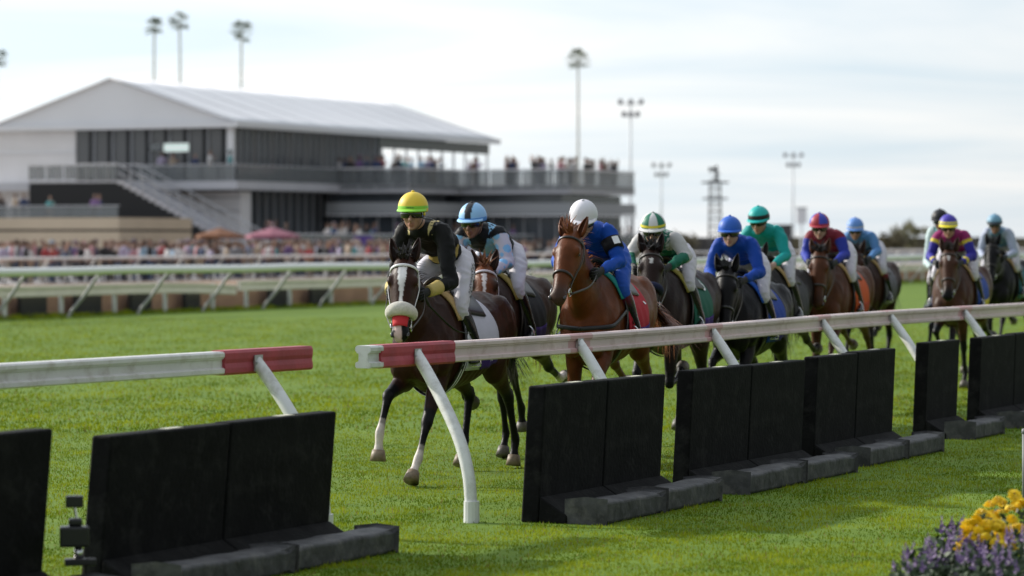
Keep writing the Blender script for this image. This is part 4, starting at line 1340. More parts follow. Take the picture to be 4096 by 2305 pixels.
def h11(a, th): return (0.02, 0.03, 0.04) if th > 84 else (0.16, 0.32, 0.45)

FIELD = [
 dict(px=1652, top=770, s=523, phi=21.5, pose='A', bend=14, hyaw=3, head=64, neck=0.145, coat=BAY, points=DK, hair=(0.016, 0.012, 0.011), voxel=0.0125, earcol=(0.03, 0.014, 0.01),
      blaze=[(0.085, 0.20, 0.036, 0.030, 0.0, (0.70, 0.68, 0.68)), (0.20, 0.30, 0.028, 0.012, 0.0, (0.70, 0.68, 0.68)), (0.30, 0.46, 0.012, 0.013, 0.0, (0.70, 0.68, 0.68)), (0.46, 0.70, 0.022, 0.030, -0.012, (0.55, 0.40, 0.38))],
      socks=dict(RF=WHT, LF=WHT), hoof=(0.20, 0.15, 0.10), bridle=(0.74, 0.73, 0.76), reincol=(0.05, 0.045, 0.045), hz=0.115, badge=True, noseband='fleece', cloth=(0.52, 0.52, 0.60), band=(0.045, 0.018, 0.16), pad=(0.50, 0.34, 0.15),
      girth_lines=True, texts=[('PRINZ', -0.08, 112, 0.055, M_PRINT_W)],
      label='dark bay leading racehorse with white blaze, fleece noseband and red nose strip',
      jersey=dict(fn=j1), helmet=h1, cuff=(0.52, 0.40, 0.14), thigh_text=[('JEFF RUBY', 0.0, 0.95, 0.085, 0.012), ('STEAKHOUSE', 0.05, 0.95, 0.05, -0.042)],
      rlabel='jockey in yellow cap and black jersey with gold stripe, riding in front', skin=(0.40, 0.22, 0.16)),
 dict(px=1902, top=808, s=477, phi=17, pose='C', hz=-0.05, bend=21, hyaw=-4, head=56, neck=-0.05, coat=BRN, points=DK, hair=(0.16, 0.06, 0.025), muzzle=(0.10, 0.05, 0.035), socks=dict(LH=WHT), bridle=(0.60, 0.55, 0.62), reincol=(0.45, 0.42, 0.45),
      blaze=[(0.10, 0.22, 0.022, 0.012, 0.0, (0.6, 0.55, 0.55)), (0.22, 0.5, 0.012, 0.018, 0.0, (0.6, 0.55, 0.55))], headcoat=(0.12, 0.038, 0.014),
      cloth=(0.012, 0.012, 0.016), band=(0.045, 0.018, 0.16), pad=(0.34, 0.26, 0.07), label='brown racehorse with lavender bridle running behind the leader',
      jersey=dict(fn=j2), helmet=h2, peak=(0.30, 0.54, 0.82), rlabel='jockey in light blue cap with black stripe and spotted white sleeves', sock=(0.010, 0.010, 0.012), skin=(0.24, 0.12, 0.075)),
 dict(px=2322, top=812, s=492, phi=16, pose='D', bend=4, hyaw=-6, head=54, neck=0.20, coat=CHES, points=(0.10, 0.034, 0.012), muzzle=(0.055, 0.03, 0.022), hair=(0.19, 0.06, 0.02), noseband=None, ears=0.1,
      cloth=(0.40, 0.012, 0.025), band=(0.045, 0.018, 0.16), pad=(0.02, 0.26, 0.24), breast=True, texts=[('1', -0.165, 70, 0.44, M_PRINT_W)], tail_lift=0.15, tail_side=0.5,
      label='bright chestnut racehorse with red saddle cloth numbered one', jersey=dict(fn=lambda *a: RB), helmet=plain((0.74, 0.72, 0.78)), armband=True, breeches=(0.010, 0.075, 0.42), sock=(0.10, 0.008, 0.03),
      rlabel='jockey in white cap and plain blue silks with black armband', skin=(0.40, 0.24, 0.18), tilt=22, hz=-0.06),
 dict(px=2602, top=858, s=440, phi=18, pose='B', bend=12, hyaw=4, head=60, neck=0.06, coat=DBAY, points=DK, hair=(0.012, 0.010, 0.010), noseband='roll', blaze=[(0.12, 0.18, 0.018, 0.012, 0.0, (0.5, 0.48, 0.46))],
      cloth=(0.008, 0.10, 0.065), band=(0.045, 0.018, 0.16), pad=(0.30, 0.25, 0.06), texts=[('8', -0.12, 58, 0.22, M_PRINT_W)], label='dark bay racehorse with navy noseband roll and green saddle cloth',
      jersey=dict(fn=j4), helmet=h4, rlabel='jockey in green and white quartered cap with yellow band', hz=-0.14),
 dict(px=2912, top=850, s=410, phi=19, pose='A', bend=10, hyaw=0, head=66, neck=0.0, coat=BLK, points=DK, hair=(0.009, 0.009, 0.010), cloth=(0.008, 0.045, 0.28), band=(0.03, 0.02, 0.15), pad=(0.015, 0.09, 0.45), nosecol=(0.02, 0.02, 0.02),
      label='black racehorse with blue saddle cloth under the blue capped rider', jersey=dict(fn=lambda *a: (0.008, 0.055, 0.34)), helmet=plain((0.022, 0.115, 0.52)), rlabel='jockey in plain blue cap and blue silks on the black horse', hz=-0.02),
 dict(px=3032, top=828, s=372, phi=18, pose='C', bend=8, hyaw=0, head=60, neck=0.0, coat=(0.012, 0.009, 0.008), points=DK, hair=(0.010, 0.009, 0.010), cloth=(0.05, 0.05, 0.055), label='dark racehorse half hidden behind the black one',
      jersey=dict(fn=lambda *a: TEAL), helmet=h6, rlabel='jockey in teal cap and teal silks behind the blue rider', glove=(0.40, 0.25, 0.2)),
 dict(px=3284, top=848, s=352, phi=19, pose='D', bend=8, hyaw=0, head=70, neck=0.02, coat=LBAY, points=(0.05, 0.022, 0.012), hair=(0.012, 0.010, 0.010), ears=0.2, cloth=(0.52, 0.085, 0.018), band=(0.40, 0.05, 0.02), nosecol=(0.03, 0.025, 0.02),
      label='light bay racehorse with orange saddle cloth', jersey=dict(fn=j7), helmet=h7, rlabel='jockey in maroon and blue cap and maroon silks', hz=-0.08),
 dict(px=3428, top=868, s=298, phi=19, pose='B', bend=8, hyaw=0, head=62, neck=0.0, coat=BAY, points=DK, hair=(0.012, 0.010, 0.010), cloth=(0.16, 0.16, 0.18), label='bay racehorse with grey cloth under the light blue silks', noseband=None,
      jersey=dict(fn=j8), helmet=h8, rlabel='jockey in light blue cap and light blue silks', sock=(0.16, 0.01, 0.035), hz=-0.09),
 dict(px=3764, top=815, s=292, phi=19, pose='A', bend=5, hyaw=0, head=60, neck=0.0, coat=DBAY, points=DK, hair=(0.010, 0.009, 0.010), cloth=(0.05, 0.10, 0.10), label='dark bay racehorse hidden behind the magenta rider',
      jersey=dict(fn=j9), helmet=plain((0.012, 0.011, 0.016)), rlabel='jockey in black cap seen behind the purple cap', hz=0.17),
 dict(px=3786, top=855, s=325, phi=19, pose='C', bend=10, hyaw=-2, head=64, neck=0.05, coat=(0.055, 0.022, 0.012), points=DK, hair=(0.02, 0.012, 0.010), blaze=[(0.10, 0.17, 0.016, 0.012, 0.0, (0.5, 0.46, 0.44))], cloth=(0.02, 0.06, 0.30), band=(0.55, 0.45, 0.03), bridle=(0.03, 0.02, 0.018),
      label='brown bay racehorse under the purple capped rider in magenta', jersey=dict(fn=j10), helmet=h10, rlabel='jockey in purple cap with yellow band and magenta silks', hz=-0.05),
 dict(px=3974, top=865, s=268, phi=20, pose='D', bend=6, hyaw=0, head=58, neck=0.10, coat=BLK, points=DK, hair=(0.009, 0.009, 0.010), cloth=(0.012, 0.12, 0.16), label='last black racehorse with teal cloth at the right edge', jersey=dict(fn=j11), helmet=h11,
      rlabel='jockey in pale blue cap on the last black horse'),
]
HEL = Vector((0.588, 0, 2.22))
for k, h in enumerate(FIELD):
    h['seed'] = k + 1
    hz = h.get('hz', 0.0)
    h['hands'] = HANDS; h['foot'] = FEET
    root, low = build_horse(h)
    shift = max(-0.14, min(0.03, -low))
    r = dict(h); r['label'] = h['rlabel']
    rider = build_rider(r)
    phi = R(h['phi'])
    Y = FPX / h['s']; X = (h['px'] - HX) / h['s']
    rz = math.atan2(-math.cos(phi), -math.sin(phi))
    fwd = Vector((-math.sin(phi), -math.cos(phi), 0)); lft = Vector((math.cos(phi), -math.sin(phi), 0))
    org = Vector((X, Y, 0)) - fwd * 0.588 - lft * (-0.05)
    for o in (root, rider):
        o.location = (org.x, org.y, shift); o.rotation_euler = (0, 0, rz)
    print('horse', k, 'loc', [round(c, 2) for c in org], 'shift', round(shift, 3), 'w', round(org.dot(V), 2), 'u', round(org.dot(U), 2))
    if k == 0:
        LEAD = (org, shift, rz)
# whip in the leader's hand
org, shift, rz = LEAD
wh = empty('riding_whip', (org.x, org.y, shift), rz, 'black riding whip held upright in the leading jockey\'s left hand', 'whip')
g = G(); hd_ = Vector(HANDS[0]); d = Vector((0.10, -0.16, 0.40)).normalized()
g.tube([hd_ - d * 0.10, hd_ + d * 0.16], [0.011, 0.012], n=10, side=None); g.build('handle', mat('whip_black', (0.012, 0.012, 0.013), rough=0.4), wh, smooth=True)
g = G(); g.tube([hd_ + d * 0.155, hd_ + d * 0.178], [0.014, 0.014], n=10, side=None, bulge=0.2); g.build('end_cap', M_METAL, wh, smooth=True)
g = G(); g.tube([hd_ - d * 0.10, hd_ - d * 0.30 + Vector((-0.12, 0.06, 0)), hd_ - d * 0.36 + Vector((-0.30, 0.09, 0.02))], [(0.010, 0.005), (0.012, 0.004), (0.016, 0.003)], n=8, sub=4, side=(0, 1, 0)); g.build('shaft', MATS['whip_black'], wh, smooth=True)
# ------------------------------------------------------------------ hospitality pavilion behind the course
M_FAB = mat('tent_fabric', (0.73, 0.73, 0.76), rough=0.6, spec=0.3, var=0.03, vscale=0.3)
M_WALLW = mat('white_wall_panel', (0.70, 0.68, 0.69), rough=0.55, var=0.04, vscale=0.6)
M_GLASSF = mat('facade_glass', (0.060, 0.070, 0.082), rough=0.12, spec=0.6, var=0.3, vscale=0.35)
M_GLASS2 = mat('grey_curtain_glass', (0.105, 0.105, 0.112), rough=0.25, spec=0.5)
M_FRAME = mat('facade_frame', (0.30, 0.31, 0.33), rough=0.5)
M_FASC = mat('deck_fascia', (0.48, 0.48, 0.52), rough=0.5, var=0.05, vscale=0.8)
M_CONC = mat('tan_wall', (0.52, 0.42, 0.31), rough=0.8, var=0.06, vscale=0.5)
M_SKIRT = mat('black_skirt', (0.010, 0.011, 0.014), rough=0.8)
M_RAILG = mat('grey_rail', (0.42, 0.42, 0.44), rough=0.4, metal=0.3)
M_BALU = mat('balustrade_glass', (0.20, 0.215, 0.225), rough=0.1, spec=0.5, alpha=0.60)
M_DECK = mat('deck_floor', (0.32, 0.33, 0.345), rough=0.7)
M_SCREEN = mat('lit_screen', (0.6, 0.7, 0.68), rough=0.3)
_b = M_SCREEN.node_tree.nodes['Principled BSDF']; _b.inputs['Emission Color'].default_value = (0.75, 0.86, 0.82, 1); _b.inputs['Emission Strength'].default_value = 0.45

u0, w0 = 165.3, 95.1
UE, WE = on_line(1985, w0 - 0.5), w0 + 17.0
ZD, ZE, ZR = 5.4, 9.1, 11.85
pav = empty('pavilion', T(u0, w0), 0, 'two storey white roofed hospitality pavilion with dark glass walls', 'building')
def P_(g, name, material, par=None, smooth=False):
    return under(g.build(name, material, smooth=smooth), pav) if par is None else under2(g.build(name, material, smooth=smooth), par)
def under2(o, p):
    q = p
    off = Matrix.Identity(4)
    loc = Vector((0, 0, 0))
    while q is not None:
        loc += Vector(q.location) if q.type == 'EMPTY' else Vector((0, 0, 0))
        q = q.parent
    o.parent = p
    return o
wm = (w0 + WE) / 2
# roof slopes with hung fabric between ribs
for nm, wa, wb in (('roof', w0 - 0.5, wm), ('roof', WE + 0.5, wm)):
    g = G(); grid = []
    for i in range(31):
        u = u0 - 0.4 + (UE - u0 + 0.8) * i / 30
        row = []
        for j in range(9):
            q = j / 8
            z = ZE - 0.14 + (ZR - ZE + 0.14) * q - 0.10 * abs(math.sin(math.pi * i / 30 * 10)) * math.sin(math.pi * q)
            w = wa + (wb - wa) * q
            if u > UE - 6: z -= 0.0
            row.append(T(u, w, z))
        grid.append(row)
    g.sheet(grid, 0.05)
    roof = P_(g, nm, M_FAB, smooth=True)
for uu_ in (u0 - 0.15, UE + 0.15):   # gable infill fabric
    g = G()
    a, b, c = T(uu_, w0 - 0.4, ZE - 0.15), T(uu_, WE + 0.4, ZE - 0.15), T(uu_, wm, ZR - 0.08)
    d = U * 0.06
    g.add([a, b, c, a + d, b + d, c + d], [(0, 1, 2), (5, 4, 3), (0, 3, 4, 1), (1, 4, 5, 2), (2, 5, 3, 0)])
    P_(g, 'gable', M_FAB)
g = G(); g.tbox(u0 - 0.5, UE + 0.5, w0 - 0.62, w0 - 0.38, ZE - 0.42, ZE - 0.08); P_(g, 'gutter', M_FAB)
g = G(); g.tbox(u0 - 0.5, u0 - 0.2, w0 - 0.37, WE + 0.5, ZE - 0.42, ZE - 0.12); P_(g, 'gutter', M_FAB)
for k in range(11):       # seams of the roof fabric
    u = u0 + 0.3 + (UE - u0 - 0.6) * k / 10
    g = G()
    a, b = T(u, w0 - 0.45, ZE - 0.09), T(u, wm, ZR + 0.03)
    g.hexa([a, a + U * 0.12, b + U * 0.12, b, a + Vector((0, 0, 0.03)), a + U * 0.12 + Vector((0, 0, 0.03)), b + U * 0.12 + Vector((0, 0, 0.03)), b + Vector((0, 0, 0.03))])
    P_(g, 'roof_seam', M_FASC)
# deck slab and fascia
g = G(); g.tbox(u0 - 1.5, UE + 1.0, w0 - 1.2, WE + 1, ZD - 0.5, ZD); P_(g, 'deck', M_FASC)
# upper storey, gable side: white wall panels on the left, dark glass with curtains on the right
g = G(); g.tbox(u0 + 0.02, u0 + 0.2, w0 + 11.2, w0 + 17.4, 0.2, ZE - 0.4); wallp = P_(g, 'end_wall', M_WALLW)
for k, zz in enumerate((5.3, 7.25)):
    g = G(); g.tbox(u0 - 0.06, u0 + 0.0, w0 + 11.2, w0 + 17.4, zz, zz + 0.14); P_(g, 'wall_trim', M_FAB)
npan = 8
for k in range(npan):
    a = w0 + 0.35 + (11.2 - 0.35) * k / npan; b = w0 + 0.35 + (11.2 - 0.35) * (k + 1) / npan
    g = G(); g.tbox(u0 + 0.10, u0 + 0.16, a + 0.42, b - 0.03, ZD, ZE - 0.42); P_(g, 'pane', M_GLASS2)
    g = G(); g.tbox(u0 + 0.14, u0 + 0.20, a + 0.03, a + 0.42, ZD, ZE - 0.42); P_(g, 'pane', M_SKIRT)
    g = G(); g.tbox(u0 - 0.02, u0 + 0.10, a - 0.05, a + 0.05, ZD, ZE - 0.42); P_(g, 'mullion', M_FRAME)
g = G(); g.tbox(u0 - 0.1, u0 - 0.05, w0 + 3.0, w0 + 4.75, 7.25, 7.75); scr = P_(g, 'screen', M_SCREEN)
g = G(); g.tbox(u0 - 0.1, u0 - 0.05, w0 + 4.9, w0 + 5.8, 7.32, 7.75); P_(g, 'screen', M_BALU)
# long side, glazed bays; the far part stays open under the roof
uo = u0 + 19.5
nb = 26
for k in range(nb):
    a = u0 + 0.2 + (uo - u0 - 0.2) * k / nb; b = u0 + 0.2 + (uo - u0 - 0.2) * (k + 1) / nb
    g = G(); g.tbox(a + 0.06, b, w0 + 0.10, w0 + 0.15, ZD, ZE - 0.42); P_(g, 'pane', M_GLASSF if k % 3 else M_GLASS2)
    g = G(); g.tbox(a - 0.0, a + 0.06, w0 - 0.02, w0 + 0.15, ZD, ZE - 0.42); P_(g, 'mullion', M_FRAME)
g = G(); g.tbox(u0 - 0.05, u0 + 0.2, w0 - 0.1, w0 + 0.32, ZD, ZE - 0.42); P_(g, 'corner_post', M_FAB)
g = G(); g.tbox(uo, UE, w0 + 0.05, w0 + 0.2, ZE - 1.15, ZE - 0.42); P_(g, 'valance', M_GLASS2)
g = G(); g.tbox(uo, uo + 0.2, w0, WE, ZD, ZE - 0.42); P_(g, 'partition', M_GLASSF)
for k in range(10):
    u = uo + 0.6 + (UE - uo - 0.8) * k / 9
    for w in (w0 + 0.1, WE - 0.1):
        g = G(); g.tbox(u, u + 0.10, w, w + 0.10, ZD, ZE - 0.42); P_(g, 'column', M_FAB)
g = G(); g.tbox(u0 + 19.5, UE, w0, WE, ZE - 0.50, ZE - 0.44); P_(g, 'ceiling', M_GLASS2)
# ground storey
g = G(); g.tbox(u0 + 1.5, UE, w0 + 1.0, WE, 0, ZD - 0.5); P_(g, 'lower_core', M_GLASSF)
nb = 34
for k in range(nb):
    a = u0 + 1.5 + (UE - u0 - 1.5) * k / nb
    g = G(); g.tbox(a, a + 0.10, w0 + 0.75, w0 + 0.98, 0, ZD - 0.5); P_(g, 'mullion', M_FRAME)
g = G(); g.tbox(u0 + 0.2, u0 + 1.45, w0 - 0.5, w0 + 5.4, 0, ZD - 0.62); P_(g, 'white_core', M_WALLW)
for zz in (3.6, 4.4):
    g = G(); g.tbox(u0 + 0.12, u0 + 0.18, w0 - 0.5, w0 + 5.4, zz, zz + 0.05); P_(g, 'groove', M_FRAME)
# stepped terraces on the right: decks on two levels with glass balustrades
def terrace(ua, ub, wa, wb, label, seed):
    root = empty('terrace', T((ua + ub) / 2, (wa + wb) / 2), 0, label, 'building')
    def B(g, n, m): return under(g.build(n, m), root)
    g = G(); g.tbox(ua, ub, wa, wb, ZD - 0.55, ZD); B(g, 'deck', M_FASC)
    g = G(); g.tbox(ua + 0.5, ub - 0.5, wa + 0.8, wb, 0, ZD - 0.6); B(g, 'lower_core', M_GLASSF)
    g = G(); g.tbox(ua - 0.05, ub + 0.05, wa - 0.05, wb, 3.55, 4.25); B(g, 'fascia', M_DECK)
    g = G(); g.tbox(ua - 0.1, ub + 0.1, wa - 0.1, wb, 3.40, 3.50); B(g, 'ledge', M_FAB)
    n = max(3, int((ub - ua) / 1.1))
    for k in range(n + 1):
        u = ua + (ub - ua - 0.1) * k / n
        g = G(); g.tbox(u, u + 0.08, wa + 0.05, wa + 0.16, 0, 3.4); B(g, 'mullion', M_FRAME)
        if k < n:
            g = G(); g.tbox(u + 0.06, u + (ub - ua) / n - 0.02, wa - 0.02, wa + 0.01, ZD - 0.35, ZD + 0.95); B(g, 'pane', M_BALU)
    n = max(2, int((wb - wa) / 1.1))
    for k in range(n):
        w = wa + (wb - wa) * k / n
        g = G(); g.tbox(ua - 0.02, ua + 0.01, w + 0.04, w + (wb - wa) / n - 0.02, ZD - 0.35, ZD + 0.95); B(g, 'pane', M_BALU)
        g = G(); g.tbox(ua + 0.42, ua + 0.5, w, w + 0.1, 0, 3.4); B(g, 'mullion', M_FRAME)
    g = G(); g.tbox(ua - 0.05, ua + 0.04, wa - 0.05, wb, ZD + 0.96, ZD + 1.05); B(g, 'handrail', M_FAB)
    g = G(); g.tbox(ua + 0.05, ub, wa - 0.05, wa + 0.04, ZD + 0.96, ZD + 1.05); B(g, 'handrail', M_FAB)
    return root
terrace(177.0, 184.5, 89.0, 94.9, 'first stepped terrace beside the white pavilion with glass balustrade', 1)
terrace(184.65, 195.5, 81.2, 94.9, 'far stepped terrace at the right end of the pavilion with crowded deck', 2)
# pavilion balcony rail along the glass side
g = G(); g.tbox(u0 - 1.4, 176.9, w0 - 1.15, w0 - 1.07, ZD + 0.96, ZD + 1.03); P_(g, 'handrail', M_RAILG)
g = G(); g.tbox(u0 - 1.4, u0 - 1.32, w0 - 1.05, w0 + 6.0, ZD + 0.96, ZD + 1.03); P_(g, 'handrail', M_RAILG)
for k in range(10):
    a = u0 - 1.3 + 12.9 * k / 10
    g = G(); g.tbox(a + 0.03, a + 1.26, w0 - 1.14, w0 - 1.11, ZD + 0.02, ZD + 0.94); P_(g, 'pane', M_BALU)
for k in range(6):
    a = w0 - 1.0 + 7.0 * k / 6
    g = G(); g.tbox(u0 - 1.39, u0 - 1.36, a + 0.03, a + 1.13, ZD + 0.02, ZD + 0.94); P_(g, 'pane', M_BALU)

# black skirted stair running down to the right in front of the pavilion
us = 160.0
st = empty('staircase', T(us, 95), 0, 'grey outdoor stair with black skirt in front of the pavilion', 'staircase')
def S_(g, n, m): return under(g.build(n, m), st)
wt, wbm = 99.9, 88.6
zt = ZD
landing = 106.2
g = G()
for uu_ in (us, us + 2.6):
    pass
a = [T(us, landing, 0), T(us, wbm, 0), T(us, wt, zt - 0.12), T(us, landing, zt - 0.12)]
b = [T(us + 2.6, landing, 0), T(us + 2.6, wbm, 0), T(us + 2.6, wt, zt - 0.12), T(us + 2.6, landing, zt - 0.12)]
g.add(a + b, [(0, 1, 2, 3), (7, 6, 5, 4), (0, 4, 5, 1), (1, 5, 6, 2), (2, 6, 7, 3), (3, 7, 4, 0)])
S_(g, 'skirt', M_SKIRT)
ns = 26
for k in range(ns):
    w1 = wt - (wt - wbm) * k / ns; w2 = wt - (wt - wbm) * (k + 1) / ns; z = zt - zt * k / ns
    g = G(); g.tbox(us - 0.02, us + 2.62, w2 - 0.05, w1, max(0.0, z - 0.24), z); S_(g, 'step', M_FASC)
g = G(); g.tbox(us - 0.02, us + 2.62, wt, landing + 0.02, zt - 0.11, zt); S_(g, 'landing', M_FASC)
for off in (-0.03, 2.6):
    for dz in (0.5, 1.0):
        g = G(); g.bar(T(us + off, wt, zt + dz), T(us + off, wbm, dz), 0.035, n=8); S_(g, 'handrail', M_RAILG)
    g = G(); g.bar(T(us + off, wt, zt + 1.0), T(us + off, landing, zt + 1.0), 0.035, n=8); S_(g, 'handrail', M_RAILG)
    for k in range(0, 14):
        w = wt - (wt - wbm) * k / 13; z = zt - zt * k / 13
        g = G(); g.bar(T(us + off, w, z), T(us + off, w, z + 1.0), 0.025, n=6); S_(g, 'baluster', M_RAILG)
for k in range(10):
    w = wt + (landing - wt) * k / 9
    g = G(); g.bar(T(us - 0.03, w, zt), T(us - 0.03, w, zt + 1.0), 0.025, n=6); S_(g, 'baluster', M_RAILG)
for k in range(5):
    w = wt + 0.1 + (landing - wt) * k / 5
    g = G(); g.tbox(us - 0.02, us + 0.0, w, w + 1.15, zt + 0.08, zt + 0.92); S_(g, 'pane', M_BALU)

# tan viewing balcony on the left
tb = empty('viewing_balcony', T(150, 100), 0, 'tan walled viewing balcony at the left edge with glass rail', 'building')
def B_(g, n, m): return under(g.build(n, m), tb)
g = G(); g.tbox(150, 158, 93.6, 120, 2.45, 3.1); B_(g, 'parapet', M_CONC)
g = G(); g.tbox(150.15, 158, 93.7, 120, 2.33, 2.44); B_(g, 'shadow_gap', M_SKIRT)
g = G(); g.tbox(150.05, 158, 93.6, 120, 0, 2.32); B_(g, 'lower_wall', M_CONC)
for k in range(16):
    w = 93.7 + 1.6 * k
    g = G(); g.tbox(150.05, 150.09, w, w + 1.55, 3.12, 3.72); B_(g, 'pane', M_BALU)
g = G(); g.tbox(150.0, 150.12, 93.6, 120, 3.74, 3.80); B_(g, 'handrail', M_RAILG)

# raised ground terrace with glass front and purple banner
gt = empty('glass_terrace', T(180, 84), 0, 'raised ground terrace with long glass front behind the crowd', 'terrace')
def Q_(g, n, m): return under(g.build(n, m), gt)
ua, ub = on_line(1130, 84.0), on_line(2660, 84.0)
g = G(); g.tbox(ua, ub, 84.0, 86.6, 0, 1.05); Q_(g, 'base', M_CONC)
n = int((ub - ua) / 1.5)
for k in range(n):
    a = ua + (ub - ua) * k / n
    g = G(); g.tbox(a + 0.04, a + (ub - ua) / n - 0.02, 83.9, 83.94, 0.75, 2.14); Q_(g, 'pane', M_BALU)
    g = G(); g.tbox(a - 0.02, a + 0.03, 83.88, 83.96, 0.4, 2.14); Q_(g, 'upright', M_FRAME)
g = G(); g.tbox(ua, ub, 83.88, 83.97, 2.15, 2.21); Q_(g, 'handrail', M_FAB)
M_PURP = mat('purple_banner', (0.085, 0.03, 0.30), rough=0.6)
a, b = on_line(1418, 83.8), on_line(1492, 83.8)
g = G(); g.tbox(a, b, 83.82, 83.86, 0.9, 2.08)
tag(g.build('banner', M_PURP), 'purple banner hung on the glass terrace front', 'banner')
# pink and orange parasols near the stair foot
def parasol(pos, r, col, label):
    root = empty('parasol', pos, 0, label, 'parasol')
    m = mat('parasol_' + label[:6], col, rough=0.7)
    g = G(); n = 8
    top = Vector((0, 0, 2.55)); ring = [Vector((r * math.cos(2 * math.pi * k / n), r * math.sin(2 * math.pi * k / n), 2.1)) for k in range(n)]
    g.add([top] + ring + [p - Vector((0, 0, 0.18)) for p in ring], [(0, 1 + k, 1 + (k + 1) % n) for k in range(n)] + [(1 + k, 1 + n + k, 1 + n + (k + 1) % n, 1 + (k + 1) % n) for k in range(n)])
    g.build('canopy', m, root)
    g = G(); g.bar((0, 0, 0), (0, 0, 2.74), 0.03); g.build('pole', M_RAILG, root)
    g = G(); g.tube([(0, 0, 0), (0, 0, 0.12)], [0.3, 0.27], n=12, bulge=0); g.build('base', M_SKIRT, root)
    return root
p = at(1090, 940, 172); parasol((p.x, p.y, 0), 1.5, (0.26, 0.08, 0.12), 'pink parasol over the crowd at the stair foot')
p = at(880, 930, 176); parasol((p.x, p.y, 0), 1.4, (0.17, 0.06, 0.018), 'orange brown parasol against the black stair skirt')

# ------------------------------------------------------------------ spectators
M_CROWD = bpy.data.materials.new('spectator'); M_CROWD.use_nodes = True
t = M_CROWD.node_tree; bs = t.nodes['Principled BSDF']; bs.inputs['Roughness'].default_value = 0.75
at_ = N(t, 'ShaderNodeAttribute'); at_.attribute_name = 'Col'
oi = N(t, 'ShaderNodeObjectInfo')
sp = N(t, 'ShaderNodeSeparateColor'); t.links.new(at_.outputs['Color'], sp.inputs[0])
rp = N(t, 'ShaderNodeValToRGB'); rp.color_ramp.interpolation = 'CONSTANT'
els = rp.color_ramp.elements
els[0].color = (0.02, 0.025, 0.05, 1); els[1].position = 0.3; els[1].color = (0.05, 0.05, 0.055, 1)
for pos, c in ((0.55, (0.25, 0.2, 0.14, 1)), (0.7, (0.06, 0.09, 0.16, 1)), (0.88, (0.4, 0.39, 0.38, 1))):
    e = els.new(pos); e.color = c
t.links.new(oi.outputs['Random'], rp.inputs[0])
rs = N(t, 'ShaderNodeValToRGB'); rs.color_ramp.elements[0].color = (0.12, 0.06, 0.035, 1); rs.color_ramp.elements[1].color = (0.48, 0.28, 0.20, 1)
t.links.new(oi.outputs['Random'], rs.inputs[0])
m1 = N(t, 'ShaderNodeMix', data_type='RGBA'); t.links.new(rs.outputs[0], m1.inputs[6]); t.links.new(oi.outputs['Color'], m1.inputs[7]); t.links.new(sp.outputs[0], m1.inputs[0])
m2 = N(t, 'ShaderNodeMix', data_type='RGBA'); t.links.new(m1.outputs[2], m2.inputs[6]); t.links.new(rp.outputs[0], m2.inputs[7]); t.links.new(sp.outputs[1], m2.inputs[0])
m3 = N(t, 'ShaderNodeMix', data_type='RGBA'); t.links.new(m2.outputs[2], m3.inputs[6]); m3.inputs[7].default_value = (0.03, 0.02, 0.015, 1); t.links.new(sp.outputs[2], m3.inputs[0])
t.links.new(m3.outputs[2], bs.inputs['Base Color'])
SK, SHI, TRO, HAI = (0, 0, 0), (1, 0, 0), (0, 1, 0), (0, 0, 1)
def spectator_mesh(kind, vox=0.03):
    g = G()
    g.tube([(0, 0, 1.02), (0, 0, 1.18), (0.01, 0, 1.34), (0, 0, 1.46)], [(0.16, 0.12), (0.165, 0.12), (0.19, 0.125), (0.10, 0.08)], n=12, sub=2, col=SHI)
    g.tube([(0, 0, 1.44), (0.015, 0, 1.55)], [0.055, 0.055], n=8, col=SK)
    g.ell((0.02, 0, 1.64), (0.095, 0.078, 0.115), 12, 8, SK)
    g.ell((-0.01, 0, 1.675), (0.10, 0.088, 0.10), 12, 8, HAI)
    if kind == 2:
        g.tube([(0.02, 0, 1.70), (0.02, 0, 1.715)], [0.19, 0.17], n=16, col=SHI, bulge=0)
        g.tube([(0.0, 0, 1.71), (0.0, 0, 1.80)], [0.10, 0.085], n=12, col=SHI)
    for s in (-1, 1):
        g.tube([(0, s * 0.09, 1.0), (0.01, s * 0.10, 0.55), (0, s * 0.10, 0.10)], [(0.085, 0.10), (0.065, 0.07), (0.05, 0.05)], n=10, sub=2, col=TRO)
        g.tube([(-0.05, s * 0.10, 0.05), (0.16, s * 0.12, 0.035)], [0.045, 0.035], n=8, col=HAI)
        if kind == 1 and s == 1:
            ch = [(0, s * 0.19, 1.40), (0.10, s * 0.27, 1.20), (0.28, s * 0.16, 1.42)]
        elif kind == 3:
            ch = [(0, s * 0.19, 1.40), (0.06, s * 0.29, 1.58), (0.14, s * 0.24, 1.86)]
        else:
            ch = [(0, s * 0.19, 1.40), (-0.02, s * 0.25, 1.12), (0.12, s * 0.20, 0.92)]
        g.tube(ch, [0.058, 0.05, 0.035], n=8, sub=3, col=[SHI, SHI, SK] if kind != 3 else [SHI, SK, SK])
        g.ell(ch[-1], (0.045, 0.04, 0.05), 8, 6, SK)
    o = fuse(g, 'person', M_CROWD, None, voxel=vox, smooth=2)
    me = o.data; bpy.data.objects.remove(o)
    return me
SPEC = [spectator_mesh(k) for k in range(4)]
SPEC_LO = [spectator_mesh(k, 0.05) for k in range(4)]
PAL = [('white', (0.62, 0.60, 0.60)), ('black', (0.02, 0.02, 0.024)), ('navy', (0.03, 0.05, 0.13)), ('pale blue', (0.30, 0.45, 0.60)), ('grey', (0.20, 0.20, 0.22)), ('purple', (0.16, 0.09, 0.24)),
       ('beige', (0.42, 0.33, 0.25)), ('pink', (0.50, 0.24, 0.28)), ('red', (0.38, 0.04, 0.05)), ('teal', (0.06, 0.28, 0.30)), ('lilac', (0.38, 0.33, 0.46)), ('brown', (0.14, 0.08, 0.06))]
